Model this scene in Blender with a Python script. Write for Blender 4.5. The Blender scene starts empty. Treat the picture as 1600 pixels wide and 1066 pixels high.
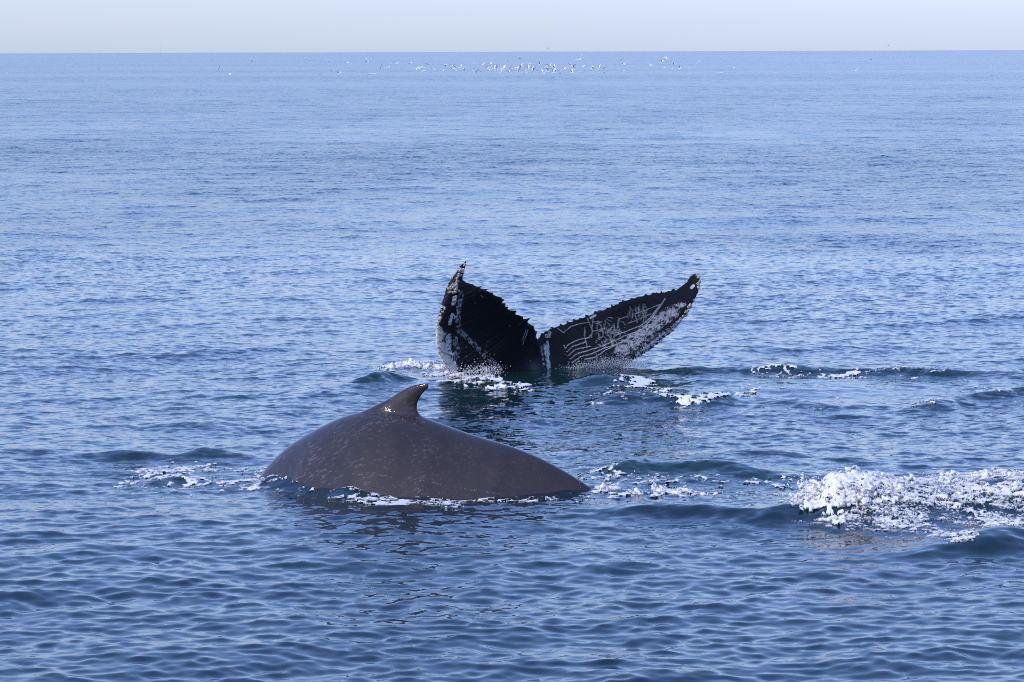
import bpy, bmesh, math, random
import numpy as np
from mathutils import Vector, Matrix

random.seed(7)
rng = np.random.default_rng(11)
SC = bpy.context.scene
COL = SC.collection

# ------------------------------------------------------------------ camera
CAM_H = 5.15
FPX = 5000.0                      # focal length in pixels of the 1600 px photograph
PITCH = math.atan(453.0 / FPX)
ROLL = 0.0031
fwd = Vector((0, math.cos(PITCH), -math.sin(PITCH)))
upv = Vector((0, math.sin(PITCH), math.cos(PITCH)))
rgt = Vector((1, 0, 0))
rgt2 = rgt * math.cos(ROLL) - upv * math.sin(ROLL)
upv2 = upv * math.cos(ROLL) + rgt * math.sin(ROLL)
cam_d = bpy.data.cameras.new('camera')
cam_d.sensor_width = 36.0
cam_d.lens = 36.0 * FPX / 1600.0
cam_d.clip_start = 1.0
cam_d.clip_end = 60000.0
cam = bpy.data.objects.new('camera', cam_d)
COL.objects.link(cam)
M3 = Matrix((rgt2, upv2, -fwd)).transposed()
cam.matrix_world = Matrix.Translation((0, 0, CAM_H)) @ M3.to_4x4()
SC.camera = cam

# ------------------------------------------------------------------ sky, sun, exposure
SUN = Vector((-0.60, -0.48, 0.62)).normalized()
sun_el = math.asin(SUN.z)
sun_az = math.atan2(SUN.x, SUN.y)          # clockwise from +Y
world = bpy.data.worlds.new('World')
SC.world = world
world.use_nodes = True
wn = world.node_tree
wn.nodes.clear()
sky = wn.nodes.new('ShaderNodeTexSky')
sky.sky_type = 'NISHITA'
sky.sun_disc = False
sky.sun_elevation = sun_el
sky.sun_rotation = sun_az
sky.altitude = 0.0
sky.air_density = 1.6
sky.dust_density = 0.65
sky.ozone_density = 2.5
bg = wn.nodes.new('ShaderNodeBackground')
bg.inputs['Strength'].default_value = 0.15
wo = wn.nodes.new('ShaderNodeOutputWorld')
wb = wn.nodes.new('ShaderNodeVectorMath')          # cool white balance of the clear sky
wb.operation = 'MULTIPLY'
wb.inputs[1].default_value = (1.09, 1.40, 2.50)
gm = wn.nodes.new('ShaderNodeGamma')               # hazy winter sky: horizon and zenith lie closer together
gm.inputs['Gamma'].default_value = 0.66
wn.links.new(sky.outputs[0], gm.inputs[0])
wn.links.new(gm.outputs[0], wb.inputs[0])
wn.links.new(wb.outputs[0], bg.inputs[0])
wn.links.new(bg.outputs[0], wo.inputs[0])

sl = bpy.data.lights.new('sun', 'SUN')
sl.energy = 2.5
sl.angle = math.radians(0.53)
sl.color = (1.0, 0.90, 0.76)
so = bpy.data.objects.new('sun', sl)
COL.objects.link(so)
so.rotation_euler = SUN.to_track_quat('Z', 'Y').to_euler()
so.location = (0, 0, 60)

vs = SC.view_settings
vs.view_transform = 'Standard'
vs.look = 'None'
vs.gamma = 1.0
SC.cycles.filter_width = 1.0
SC.cycles.use_denoising = False
vs.exposure = 0.44
try:
    vs.use_curve_mapping = False
except Exception:
    pass

# ------------------------------------------------------------------ helpers
def ray(px, py):
    return (fwd * FPX + rgt2 * (px - 800.0) + upv2 * (533.0 - py))

def P(px, py, d):
    """photo pixel -> point at forward distance y = d"""
    v = ray(px, py)
    t = d / v.y
    return Vector((v.x * t, d, CAM_H + v.z * t))

def W(px, py, z=0.0):
    """photo pixel -> point on the level z"""
    v = ray(px, py)
    t = (z - CAM_H) / v.z
    return Vector((v.x * t, v.y * t, z))

def tag(o, label=None, cat=None, group=None, kind=None):
    if label: o['label'] = label
    if cat: o['category'] = cat
    if group: o['group'] = group
    if kind: o['kind'] = kind
    return o

def mesh_from(name, verts, faces, smooth=True):
    me = bpy.data.meshes.new(name)
    v = np.asarray(verts, np.float32)
    me.vertices.add(len(v))
    me.vertices.foreach_set('co', v.ravel())
    if isinstance(faces, np.ndarray):
        nf, k = faces.shape
        me.loops.add(nf * k)
        me.loops.foreach_set('vertex_index', faces.astype(np.int32).ravel())
        me.polygons.add(nf)
        me.polygons.foreach_set('loop_start', np.arange(0, nf * k, k, dtype=np.int32))
        me.update(calc_edges=True)
    else:
        me.clear_geometry()
        me.from_pydata([tuple(x) for x in v], [], faces)
        me.update()
    if smooth:
        me.polygons.foreach_set('use_smooth', np.ones(len(me.polygons), bool))
    return me

def link(name, me, mat=None, parent=None):
    o = bpy.data.objects.new(name, me)
    COL.objects.link(o)
    if mat is not None and len(me.materials) == 0:
        me.materials.append(mat)
    if parent: o.parent = parent
    return o

def fattr(me, name, arr):
    a = me.attributes.new(name, 'FLOAT', 'POINT')
    a.data.foreach_set('value', np.asarray(arr, np.float32).ravel())

def grid_faces(nr, nc):
    i = np.arange(nr * nc).reshape(nr, nc)
    return np.stack([i[:-1, :-1], i[:-1, 1:], i[1:, 1:], i[1:, :-1]], -1).reshape(-1, 4)

def sstep(a, b, x):
    t = np.clip((x - a) / (b - a), 0, 1)
    return t * t * (3 - 2 * t)

# ------------------------------------------------------------------ materials
def new_mat(name):
    m = bpy.data.materials.new(name)
    m.use_nodes = True
    nt = m.node_tree
    b = nt.nodes['Principled BSDF']
    return m, nt, b

def N(nt, typ, **kw):
    n = nt.nodes.new(typ)
    for k, v in kw.items():
        setattr(n, k, v)
    return n

def math_node(nt, op, a, b=None, clamp=False):
    n = nt.nodes.new('ShaderNodeMath')
    n.operation = op
    n.use_clamp = clamp
    for i, x in enumerate((a, b)):
        if x is None: continue
        if isinstance(x, (int, float)):
            n.inputs[i].default_value = x
        else:
            nt.links.new(x, n.inputs[i])
    return n.outputs[0]

WIND = math.radians(117)      # direction the short waves travel along

def sea_material():
    m, nt, b = new_mat('sea_water')
    L = nt.links
    ga = N(nt, 'ShaderNodeAttribute', attribute_name='aerated')     # fine bubbles make the stirred water greener
    gm = N(nt, 'ShaderNodeMix', data_type='RGBA')
    gm.inputs['A'].default_value = (0.0055, 0.019, 0.026, 1)
    gm.inputs['B'].default_value = (0.004, 0.022, 0.020, 1)
    L.new(ga.outputs['Fac'], gm.inputs['Factor'])
    L.new(gm.outputs['Result'], b.inputs['Base Color'])
    ra = N(nt, 'ShaderNodeAttribute', attribute_name='rough')      # waves too small for the mesh far off act as roughness
    L.new(ra.outputs['Fac'], b.inputs['Roughness'])
    b.inputs['IOR'].default_value = 1.333
    geo = N(nt, 'ShaderNodeNewGeometry')
    total = None
    for k, (att, scale, detail) in enumerate([('rip0', 9.0, 4), ('rip1', 3.0, 3), ('rip2', 1.3, 3), ('rip3', 0.5, 2)]):
        a = N(nt, 'ShaderNodeAttribute', attribute_name=att)
        mp = N(nt, 'ShaderNodeMapping')
        mp.inputs['Rotation'].default_value = (0, 0, -math.radians(27 + 9 * k))
        mp.inputs['Scale'].default_value = (scale * 0.62, scale, scale)
        L.new(geo.outputs['Position'], mp.inputs['Vector'])
        no = N(nt, 'ShaderNodeTexNoise')
        no.inputs['Scale'].default_value = 1.0
        no.inputs['Detail'].default_value = detail
        no.inputs['Roughness'].default_value = 0.55
        no.inputs['Distortion'].default_value = 0.35
        L.new(mp.outputs[0], no.inputs['Vector'])
        sub = N(nt, 'ShaderNodeVectorMath', operation='SUBTRACT')
        L.new(no.outputs['Color'], sub.inputs[0])
        sub.inputs[1].default_value = (0.5, 0.5, 0.5)
        mul = N(nt, 'ShaderNodeVectorMath', operation='MULTIPLY')
        L.new(sub.outputs[0], mul.inputs[0])
        mul.inputs[1].default_value = (8.0, 12.5, 0.0)
        sc = N(nt, 'ShaderNodeVectorMath', operation='SCALE')
        L.new(mul.outputs[0], sc.inputs[0])
        L.new(a.outputs['Fac'], sc.inputs['Scale'])
        if total is None:
            total = sc.outputs[0]
        else:
            ad = N(nt, 'ShaderNodeVectorMath', operation='ADD')
            L.new(total, ad.inputs[0]); L.new(sc.outputs[0], ad.inputs[1])
            total = ad.outputs[0]
    # slick bands: long stretches where the small ripples are damped
    mp = N(nt, 'ShaderNodeMapping')
    mp.inputs['Scale'].default_value = (0.0016, 0.011, 1)
    mp.inputs['Rotation'].default_value = (0, 0, 0.06)
    L.new(geo.outputs['Position'], mp.inputs['Vector'])
    sn = N(nt, 'ShaderNodeTexNoise')
    sn.inputs['Scale'].default_value = 1.0
    sn.inputs['Detail'].default_value = 4
    L.new(mp.outputs[0], sn.inputs['Vector'])
    mr = N(nt, 'ShaderNodeMapRange')
    mr.inputs['From Min'].default_value = 0.33
    mr.inputs['From Max'].default_value = 0.6
    mr.inputs['To Min'].default_value = 0.5
    mr.inputs['To Max'].default_value = 1.1
    L.new(sn.outputs['Fac'], mr.inputs['Value'])
    s2 = N(nt, 'ShaderNodeVectorMath', operation='SCALE')
    L.new(total, s2.inputs[0]); L.new(mr.outputs[0], s2.inputs['Scale'])
    ad = N(nt, 'ShaderNodeVectorMath', operation='ADD')
    L.new(geo.outputs['Normal'], ad.inputs[0]); L.new(s2.outputs[0], ad.inputs[1])
    nm = N(nt, 'ShaderNodeVectorMath', operation='NORMALIZE')
    L.new(ad.outputs[0], nm.inputs[0])
    L.new(nm.outputs[0], b.inputs['Normal'])
    return m

def foam_material(name='foam', col=(0.66, 0.655, 0.65), cover=False, ang=0.0, ax=0.22, ay=0.75, tex=1.5):
    m, nt, b = new_mat(name)
    b.inputs['Base Color'].default_value = (*col, 1)
    b.inputs['Roughness'].default_value = 0.5
    b.inputs['Subsurface Weight'].default_value = 0.75
    b.inputs['Subsurface Radius'].default_value = (0.05, 0.06, 0.07)
    b.inputs['Subsurface Scale'].default_value = 1.8
    geo = N(nt, 'ShaderNodeNewGeometry')
    no = N(nt, 'ShaderNodeTexNoise')
    no.inputs['Scale'].default_value = 38
    no.inputs['Detail'].default_value = 4
    nt.links.new(geo.outputs['Position'], no.inputs['Vector'])
    bp = N(nt, 'ShaderNodeBump')
    bp.inputs['Strength'].default_value = 0.7
    bp.inputs['Distance'].default_value = 0.02
    nt.links.new(no.outputs['Fac'], bp.inputs['Height'])
    nt.links.new(bp.outputs[0], b.inputs['Normal'])
    if cover:
        at = N(nt, 'ShaderNodeAttribute', attribute_name='cover')
        n2 = N(nt, 'ShaderNodeTexNoise')
        n2.inputs['Scale'].default_value = 26
        n2.inputs['Detail'].default_value = 4
        n2.inputs['Roughness'].default_value = 0.65
        m0 = N(nt, 'ShaderNodeMapping')
        m0.inputs['Rotation'].default_value = (0, 0, ang)
        mp = N(nt, 'ShaderNodeMapping')
        mp.inputs['Scale'].default_value = (ax, ay, 0.2)
        nt.links.new(geo.outputs['Position'], m0.inputs['Vector'])
        nt.links.new(m0.outputs[0], mp.inputs['Vector'])
        nt.links.new(mp.outputs[0], n2.inputs['Vector'])
        a = math_node(nt, 'ADD', at.outputs['Fac'], math_node(nt, 'MULTIPLY', math_node(nt, 'SUBTRACT', n2.outputs['Fac'], 0.5), tex))
        mr = N(nt, 'ShaderNodeMapRange'); mr.interpolation_type = 'SMOOTHSTEP'
        mr.inputs['From Min'].default_value = 0.06
        mr.inputs['From Max'].default_value = 0.62
        nt.links.new(a, mr.inputs['Value'])
        nt.links.new(mr.outputs[0], b.inputs['Alpha'])
    return m

def droplet_material():
    m, nt, b = new_mat('spray_drops')
    b.inputs['Base Color'].default_value = (0.82, 0.85, 0.9, 1)
    b.inputs['Roughness'].default_value = 0.15
    b.inputs['IOR'].default_value = 1.333
    b.inputs['Transmission Weight'].default_value = 0.85
    return m

def whale_material():
    m, nt, b = new_mat('wet_grey_skin')
    L = nt.links
    tc = N(nt, 'ShaderNodeTexCoord')
    # long faint blotches
    mp = N(nt, 'ShaderNodeMapping')
    mp.inputs['Rotation'].default_value = (0, math.radians(38), math.radians(15))
    L.new(tc.outputs['Object'], mp.inputs['Vector'])
    mp0 = mp
    mp = N(nt, 'ShaderNodeMapping')
    mp.inputs['Scale'].default_value = (12, 32, 32)
    L.new(mp0.outputs[0], mp.inputs['Vector'])
    n1 = N(nt, 'ShaderNodeTexNoise')
    n1.inputs['Scale'].default_value = 1.0
    n1.inputs['Detail'].default_value = 3
    n1.inputs['Roughness'].default_value = 0.5
    L.new(mp.outputs[0], n1.inputs['Vector'])
    r1 = N(nt, 'ShaderNodeMapRange'); r1.interpolation_type = 'SMOOTHSTEP'
    r1.inputs['From Min'].default_value = 0.53
    r1.inputs['From Max'].default_value = 0.66
    L.new(n1.outputs['Fac'], r1.inputs['Value'])
    # where the blotches gather
    n2 = N(nt, 'ShaderNodeTexNoise')
    n2.inputs['Scale'].default_value = 2.2
    n2.inputs['Detail'].default_value = 3
    L.new(tc.outputs['Object'], n2.inputs['Vector'])
    r2 = N(nt, 'ShaderNodeMapRange')
    r2.inputs['From Min'].default_value = 0.38
    r2.inputs['From Max'].default_value = 0.62
    L.new(n2.outputs['Fac'], r2.inputs['Value'])
    at = N(nt, 'ShaderNodeAttribute', attribute_name='mottle')
    f = math_node(nt, 'MULTIPLY', r1.outputs[0], r2.outputs[0])
    f = math_node(nt, 'MULTIPLY', f, at.outputs['Fac'], True)
    mix = N(nt, 'ShaderNodeMix', data_type='RGBA')
    mix.inputs['A'].default_value = (0.023, 0.0175, 0.0175, 1)
    mix.inputs['B'].default_value = (0.068, 0.057, 0.055, 1)
    L.new(f, mix.inputs['Factor'])
    n3 = N(nt, 'ShaderNodeTexNoise')
    n3.inputs['Scale'].default_value = 4.5
    n3.inputs['Detail'].default_value = 5
    L.new(tc.outputs['Object'], n3.inputs['Vector'])
    r3 = N(nt, 'ShaderNodeMapRange')
    r3.inputs['From Min'].default_value = 0.3
    r3.inputs['From Max'].default_value = 0.7
    r3.inputs['To Min'].default_value = 0.8
    r3.inputs['To Max'].default_value = 1.2
    L.new(n3.outputs['Fac'], r3.inputs['Value'])
    sc = N(nt, 'ShaderNodeVectorMath', operation='SCALE')
    L.new(mix.outputs['Result'], sc.inputs[0]); L.new(r3.outputs[0], sc.inputs['Scale'])
    L.new(sc.outputs[0], b.inputs['Base Color'])
    b.inputs['Roughness'].default_value = 0.55
    b.inputs['Specular IOR Level'].default_value = 0.15
    b.inputs['Coat Weight'].default_value = 0.9
    b.inputs['Coat IOR'].default_value = 1.33
    b.inputs['Coat Roughness'].default_value = 0.06
    n4 = N(nt, 'ShaderNodeTexNoise')
    n4.inputs['Scale'].default_value = 55
    n4.inputs['Detail'].default_value = 4
    L.new(tc.outputs['Object'], n4.inputs['Vector'])
    bp = N(nt, 'ShaderNodeBump')
    bp.inputs['Strength'].default_value = 0.25
    bp.inputs['Distance'].default_value = 0.01
    L.new(n4.outputs['Fac'], bp.inputs['Height'])
    L.new(bp.outputs[0], b.inputs['Normal'])
    L.new(bp.outputs[0], b.inputs['Coat Normal'])
    return m

def fluke_material():
    m, nt, b = new_mat('black_fluke_skin')
    L = nt.links
    at = N(nt, 'ShaderNodeAttribute', attribute_name='white_mark')
    tc = N(nt, 'ShaderNodeTexCoord')
    n1 = N(nt, 'ShaderNodeTexNoise')
    n1.inputs['Scale'].default_value = 70
    n1.inputs['Detail'].default_value = 2
    L.new(tc.outputs['Object'], n1.inputs['Vector'])
    r = N(nt, 'ShaderNodeMapRange')
    r.inputs['From Min'].default_value = 0.3
    r.inputs['From Max'].default_value = 0.7
    r.inputs['To Min'].default_value = 0.75
    r.inputs['To Max'].default_value = 1.1
    L.new(n1.outputs['Fac'], r.inputs['Value'])
    f = math_node(nt, 'MULTIPLY', at.outputs['Fac'], r.outputs[0], True)
    mix = N(nt, 'ShaderNodeMix', data_type='RGBA')
    mix.inputs['A'].default_value = (0.009, 0.009, 0.011, 1)
    mix.inputs['B'].default_value = (0.52, 0.53, 0.54, 1)
    L.new(f, mix.inputs['Factor'])
    L.new(mix.outputs['Result'], b.inputs['Base Color'])
    b.inputs['Roughness'].default_value = 0.35
    b.inputs['IOR'].default_value = 1.25
    bp = N(nt, 'ShaderNodeBump')
    bp.inputs['Strength'].default_value = 0.35
    bp.inputs['Distance'].default_value = 0.01
    L.new(n1.outputs['Fac'], bp.inputs['Height'])
    L.new(bp.outputs[0], b.inputs['Normal'])
    return m

def plain(name, col, rough=0.6, var=0.15, scale=20):
    m, nt, b = new_mat(name)
    no = N(nt, 'ShaderNodeTexNoise')
    no.inputs['Scale'].default_value = scale
    no.inputs['Detail'].default_value = 3
    geo = N(nt, 'ShaderNodeNewGeometry')
    nt.links.new(geo.outputs['Position'], no.inputs['Vector'])
    mr = N(nt, 'ShaderNodeMapRange')
    mr.inputs['From Min'].default_value = 0.3
    mr.inputs['From Max'].default_value = 0.7
    mr.inputs['To Min'].default_value = 1 - var
    mr.inputs['To Max'].default_value = 1 + var
    nt.links.new(no.outputs['Fac'], mr.inputs['Value'])
    sc = N(nt, 'ShaderNodeVectorMath', operation='SCALE')
    sc.inputs[0].default_value = col
    nt.links.new(mr.outputs[0], sc.inputs['Scale'])
    nt.links.new(sc.outputs[0], b.inputs['Base Color'])
    b.inputs['Roughness'].default_value = rough
    return m

MAT_SEA = sea_material()
MAT_FOAM = foam_material()
MAT_LACE = foam_material('thin_foam', (0.66, 0.655, 0.65), True)
MAT_STREAK = foam_material('streaky_foam', (0.66, 0.655, 0.65), True, math.radians(24), 0.04, 0.8, 0.9)
MAT_DROP = droplet_material()
MAT_WHALE = whale_material()
MAT_FLUKE = fluke_material()
MAT_BARN = plain('barnacle_shell', (0.34, 0.31, 0.25), 0.8, 0.6, 25)
MAT_GULL_W = plain('white_feathers', (0.82, 0.82, 0.80), 0.8, 0.06, 8)
MAT_GULL_G = plain('grey_feathers', (0.70, 0.70, 0.70), 0.8, 0.1, 8)
MAT_GULL_B = plain('grey_wing_tips', (0.45, 0.45, 0.46), 0.7, 0.1, 8)
MAT_GULL_Y = plain('yellow_bill', (0.6, 0.4, 0.08), 0.5, 0.05, 8)
MAT_MAST = plain('haze_paled_grey', (0.55, 0.56, 0.58), 0.7, 0.05, 0.2)  # grey lightened so its colour carries the distance haze

# ------------------------------------------------------------------ the wave field (FFT tiles, one per band of wavelengths)
class Band:
    def __init__(self, lmin, lmax, slope, n, mult, spread, ang, seed):
        self.lmin, self.lmax, self.slope = lmin, lmax, slope
        self.lmid = math.sqrt(lmin * lmax)
        self.Lt = lmax * mult
        r = np.random.default_rng(seed)
        k1 = 2 * np.pi * np.fft.fftfreq(n, self.Lt / n)
        kx, ky = np.meshgrid(k1, k1, indexing='xy')
        k = np.hypot(kx, ky); k[0, 0] = 1
        lam = 2 * np.pi / k
        inb = sstep(lmin * 0.8, lmin * 1.1, lam) * (1 - sstep(lmax * 0.9, lmax * 1.25, lam))
        th = np.arctan2(ky, kx)
        c = np.cos(th - ang)
        D = 0.12 + np.clip(c, 0, 1) ** spread + 0.25 * np.clip(np.cos(th - ang + 0.95), 0, 1) ** (spread + 2)
        S = inb * D * k ** -4.0
        A = (r.standard_normal((n, n)) + 1j * r.standard_normal((n, n))) * np.sqrt(S)
        A[0, 0] = 0
        f = lambda F: np.real(np.fft.ifft2(F))
        h = f(A)
        sx, sy = f(1j * kx * A), f(1j * ky * A)
        g = slope / math.sqrt(np.mean(sx * sx + sy * sy))
        self.h = (h * g).astype(np.float32)
        self.dx = (f(1j * kx / k * A) * g).astype(np.float32)
        self.dy = (f(1j * ky / k * A) * g).astype(np.float32)
        self.n = n
        self.ca, self.sa = math.cos(0.37 * seed), math.sin(0.37 * seed)
        # the tile is laid turned; its displacement is turned back on the way out
        self.ang = ang

    def sample(self, x, y):
        u = (x / self.Lt) * self.n
        v = (y / self.Lt) * self.n
        i = np.floor(u).astype(np.int64); j = np.floor(v).astype(np.int64)
        fu = (u - i).astype(np.float32); fv = (v - j).astype(np.float32)
        i0 = i % self.n; i1 = (i + 1) % self.n
        j0 = j % self.n; j1 = (j + 1) % self.n
        w00 = (1 - fu) * (1 - fv); w10 = fu * (1 - fv); w01 = (1 - fu) * fv; w11 = fu * fv
        out = []
        for T in (self.h, self.dx, self.dy):
            out.append(T[j0, i0] * w00 + T[j0, i1] * w10 + T[j1, i0] * w01 + T[j1, i1] * w11)
        return out

R = math.radians
BANDS = [
    Band(5.0, 14.0, 0.018, 256, 7.3, 3, R(105), 1),
    Band(2.0, 5.0, 0.024, 512, 9.1, 3, R(117), 2),
    Band(0.80, 2.0, 0.034, 512, 11.3, 2, R(112), 3),
    Band(0.32, 0.80, 0.053, 1024, 19.7, 2, R(100), 4),
    Band(0.13, 0.32, 0.090, 1024, 27.0, 2, R(95), 5),
]
CHOP = [0.6, 0.9, 1.15, 1.25, 1.1]
DXK, DYK = 0.00108, 0.00165

# swells and humps raised by the whales: (photo pixels along the crest on the water, height m, half-width m, end fade m)
RIDGES = []
def ridge(pts, amp, sig, fade=1.2, back=None):
    w = np.array([[W(*p).x, W(*p).y] for p in pts])
    RIDGES.append((w, amp, sig, fade, back or sig))

ridge([(1000, 590), (1120, 587), (1300, 583), (1440, 583), (1700, 588)], 0.14, 0.34)
ridge([(870, 612), (960, 604), (1040, 598)], 0.16, 0.40)
ridge([(540, 608), (600, 600), (660, 602)], 0.16, 0.34, 0.7)
ridge([(930, 635), (1000, 625), (1080, 632), (1180, 622)], 0.12, 0.3, 0.8)
ridge([(1180, 622), (1260, 632), (1330, 636)], 0.07, 0.3, 0.7)
ridge([(1430, 640), (1500, 624), (1750, 606)], 0.11, 0.3, 0.8)
ridge([(900, 752), (1000, 742), (1100, 742), (1220, 750)], 0.15, 0.28, 0.9)
ridge([(1100, 720), (1200, 712), (1300, 718)], 0.07, 0.3, 0.8)
ridge([(120, 712), (230, 712), (300, 716)], 0.07, 0.25, 0.7)
ridge([(270, 716), (330, 710), (400, 716)], 0.09, 0.22, 0.5)
ridge([(210, 755), (280, 745), (360, 752)], 0.06, 0.2, 0.4)
ridge([(390, 748), (440, 752), (500, 762), (570, 776)], 0.13, 0.26, 0.4)
ridge([(940, 800), (1060, 806), (1200, 815), (1330, 812)], 0.10, 0.30, 0.9)
ridge([(1262, 800), (1330, 800), (1430, 800), (1600, 800), (1850, 800)], 0.40, 0.85, 0.30, 0.6)
ridge([(1480, 868), (1560, 852), (1700, 838), (1900, 830)], 0.22, 0.55, 0.9)

CALM = [  # (px, py, half x m, half y m, strength)
    (1290, 610, 1.9, 2.2, 0.65),
    (760, 690, 1.0, 1.6, 0.35),
    (1340, 850, 1.1, 0.8, 0.5),
    (900, 600, 1.4, 1.2, 0.6),
]

def seg_dist(x, y, w):
    """signed offset in y-ish, distance past the ends, nearest distance, for a polyline w"""
    best = np.full(x.shape, 1e9); side = np.zeros(x.shape); s_at = np.zeros(x.shape)
    s0 = 0.0
    tot = np.sum(np.hypot(*(w[1:] - w[:-1]).T))
    for a, b in zip(w[:-1], w[1:]):
        e = b - a; l2 = e @ e; l = math.sqrt(l2)
        t = np.clip(((x - a[0]) * e[0] + (y - a[1]) * e[1]) / l2, 0, 1)
        qx, qy = a[0] + t * e[0], a[1] + t * e[1]
        dd = np.hypot(x - qx, y - qy)
        sel = dd < best
        best = np.where(sel, dd, best)
        side = np.where(sel, y - qy, side)
        s_at = np.where(sel, s0 + t * l, s_at)
        s0 += l
    return best, side, s_at, tot

def local_z(x, y):
    z = np.zeros(x.shape)
    for w, amp, sig, fade, back in RIDGES:
        m = (x > w[:, 0].min() - 4 * sig) & (x < w[:, 0].max() + 4 * sig) & (y > w[:, 1].min() - 4 * sig) & (y < w[:, 1].max() + 4 * sig)
        if not m.any(): continue
        d, side, s, tot = seg_dist(x[m], y[m], w)
        sg = np.where(side < 0, sig, back)
        e = sstep(0, fade, s) * sstep(0, fade, tot - s)
        z[m] += amp * np.exp(-(d / sg) ** 2) * (0.25 + 0.75 * e) * (0.85 + 0.15 * np.sin(s * 3.1))
    return z

def calm(x, y):
    c = np.ones(x.shape)
    for px, py, hx, hy, s in CALM:
        p = W(px, py)
        c *= 1 - s * np.exp(-(((x - p.x) / hx) ** 2 + ((y - p.y) / hy) ** 2) ** 2)
    return c

def sea_surface(x, y, dist):
    dy = dist * DYK
    X = x.astype(np.float64).copy(); Y = y.astype(np.float64).copy(); Z = np.zeros(x.shape)
    lost = []
    near = dist < 140
    cm = np.ones(x.shape)
    cm[near] = calm(x[near], y[near])
    # groups of waves: gusts make some stretches livelier
    gust = 1 + (1 - sstep(150, 500, dist)) * 0.22 * np.sin(x * 0.21 + 0.13 * y + 1.0) * np.sin(y * 0.17 - 0.05 * x) + (1 - sstep(150, 500, dist)) * 0.15 * np.sin(0.053 * y + 0.03 * x)
    for k, b in enumerate(BANDS):
        f = np.clip((b.lmid / dy - 1.7) / 2.1, 0, 1)
        m = f > 0
        g = f * (cm * gust if k >= 2 else 1.0)
        if m.any():
            h, ddx, ddy = b.sample(x[m], y[m])
            gm = g[m] if isinstance(g, np.ndarray) else g
            Z[m] += h * gm
            X[m] += CHOP[k] * ddx * gm
            Y[m] += CHOP[k] * ddy * gm
        lost.append(b.slope * np.sqrt(np.clip(1 - f * f, 0, 1)) * (cm * gust if k >= 2 else 1))
    if near.any():
        Z[near] += local_z(x[near], y[near])
    return X, Y, Z, lost

def build_sea():
    ds = [1.5, 8.0, 16.0, 21.0]
    d = 22.5
    while d < 26000:
        ds.append(d)
        kk = DYK if d < 130 else min(0.02, DYK * (d / 130) ** 0.6)
        d *= 1 + kk
    ds = np.array(ds)
    core = np.arange(-0.262, 0.2621, DXK)
    side = [0.27, 0.29, 0.33, 0.4, 0.55, 0.8, 1.3, 2.5, 6.0, 14.0]
    t = np.concatenate([-np.array(side[::-1]), core, side])
    D, T = np.meshgrid(ds, t, indexing='ij')
    x = D * T; y = D.copy()
    # outside the fine core only the long waves fit the mesh
    wide = np.abs(T) > 0.265
    dist = np.where(wide, np.maximum(D, 4.0) * (1 + 200 * (np.abs(T) - 0.262)), D)
    dist = np.where(D < 22, np.maximum(dist, 2500), dist)
    X, Y, Z, lost = sea_surface(x.ravel(), y.ravel(), dist.ravel())
    V = np.stack([X, Y, Z], -1)
    nc = len(t)
    # the sheet behind the camera
    back = np.stack([26000 * t, np.full(nc, -26000.0), np.zeros(nc)], -1)
    V = np.concatenate([back, V])
    F = grid_faces(len(ds) + 1, nc)
    me = mesh_from('sea', V, F)
    z0 = np.full(nc, 0.05)
    al = 0.34 * np.sqrt(lost[3] ** 2 + lost[2] ** 2 + lost[1] ** 2 + 0.5 * (lost[4] * sstep(60, 200, dist.ravel())) ** 2)
    fattr(me, 'rough', np.concatenate([z0 * 0 + 0.25, np.clip(np.sqrt(al), 0.02, 0.5)]))
    aer = np.zeros(len(V))
    for px, py, hx, hy, st in [(900, 600, 2.2, 2.6, 1), (1250, 590, 3.2, 2.2, .8), (1060, 745, 1.8, 1.6, .9), (1440, 790, 2.4, 1.4, .7), (290, 735, 1.3, 1.6, .6), (620, 595, 1.2, 1.5, .8)]:
        p = W(px, py)
        aer = np.maximum(aer, st * np.exp(-(((V[:, 0] - p.x) / hx) ** 2 + ((V[:, 1] - p.y) / hy) ** 2) ** 2))
    fattr(me, 'aerated', aer)
    fattr(me, 'rip0', np.concatenate([z0, np.maximum(lost[4], 0.02) * (0.95 + 0.05 * sstep(45, 110, dist.ravel()))]))
    fattr(me, 'rip1', np.concatenate([z0, lost[3]]))
    fattr(me, 'rip2', np.concatenate([z0, lost[2]]))
    fattr(me, 'rip3', np.concatenate([z0, lost[1]]))
    o = link('sea', me, MAT_SEA)
    tag(o, 'rippled blue open sea stretching to the horizon', None, None, 'structure')
    return o

build_sea()

# ------------------------------------------------------------------ foam lying on the water
def noise_tile(n, L, lmin, lmax, seed, stretch=1.0, p=-2.6):
    r = np.random.default_rng(seed)
    k1 = 2 * np.pi * np.fft.fftfreq(n, L / n)
    kx, ky = np.meshgrid(k1, k1, indexing='xy')
    k = np.hypot(kx * stretch, ky); k[0, 0] = 1
    lam = 2 * np.pi / k
    S = ((lam > lmin) & (lam < lmax)) * k ** p
    h = np.real(np.fft.ifft2((r.standard_normal((n, n)) + 1j * r.standard_normal((n, n))) * np.sqrt(S)))
    return (h / h.std()).astype(np.float32)

NT_L = 10.24
NT_N = 512
NT = [noise_tile(NT_N, NT_L, 0.05, 0.9, 100 + i, 1.0, -2.2) for i in range(4)]
NTF = noise_tile(NT_N, NT_L, 0.045, 0.3, 200, 1.0, -2.0)

def tile(T, x, y):
    u = x / NT_L * NT_N; v = y / NT_L * NT_N
    i = np.floor(u).astype(int); j = np.floor(v).astype(int)
    fu = u - i; fv = v - j
    g = lambda a, b: T[b % NT_N, a % NT_N]
    return (g(i, j) * (1 - fu) * (1 - fv) + g(i + 1, j) * fu * (1 - fv) + g(i, j + 1) * (1 - fu) * fv + g(i + 1, j + 1) * fu * fv)

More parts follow.
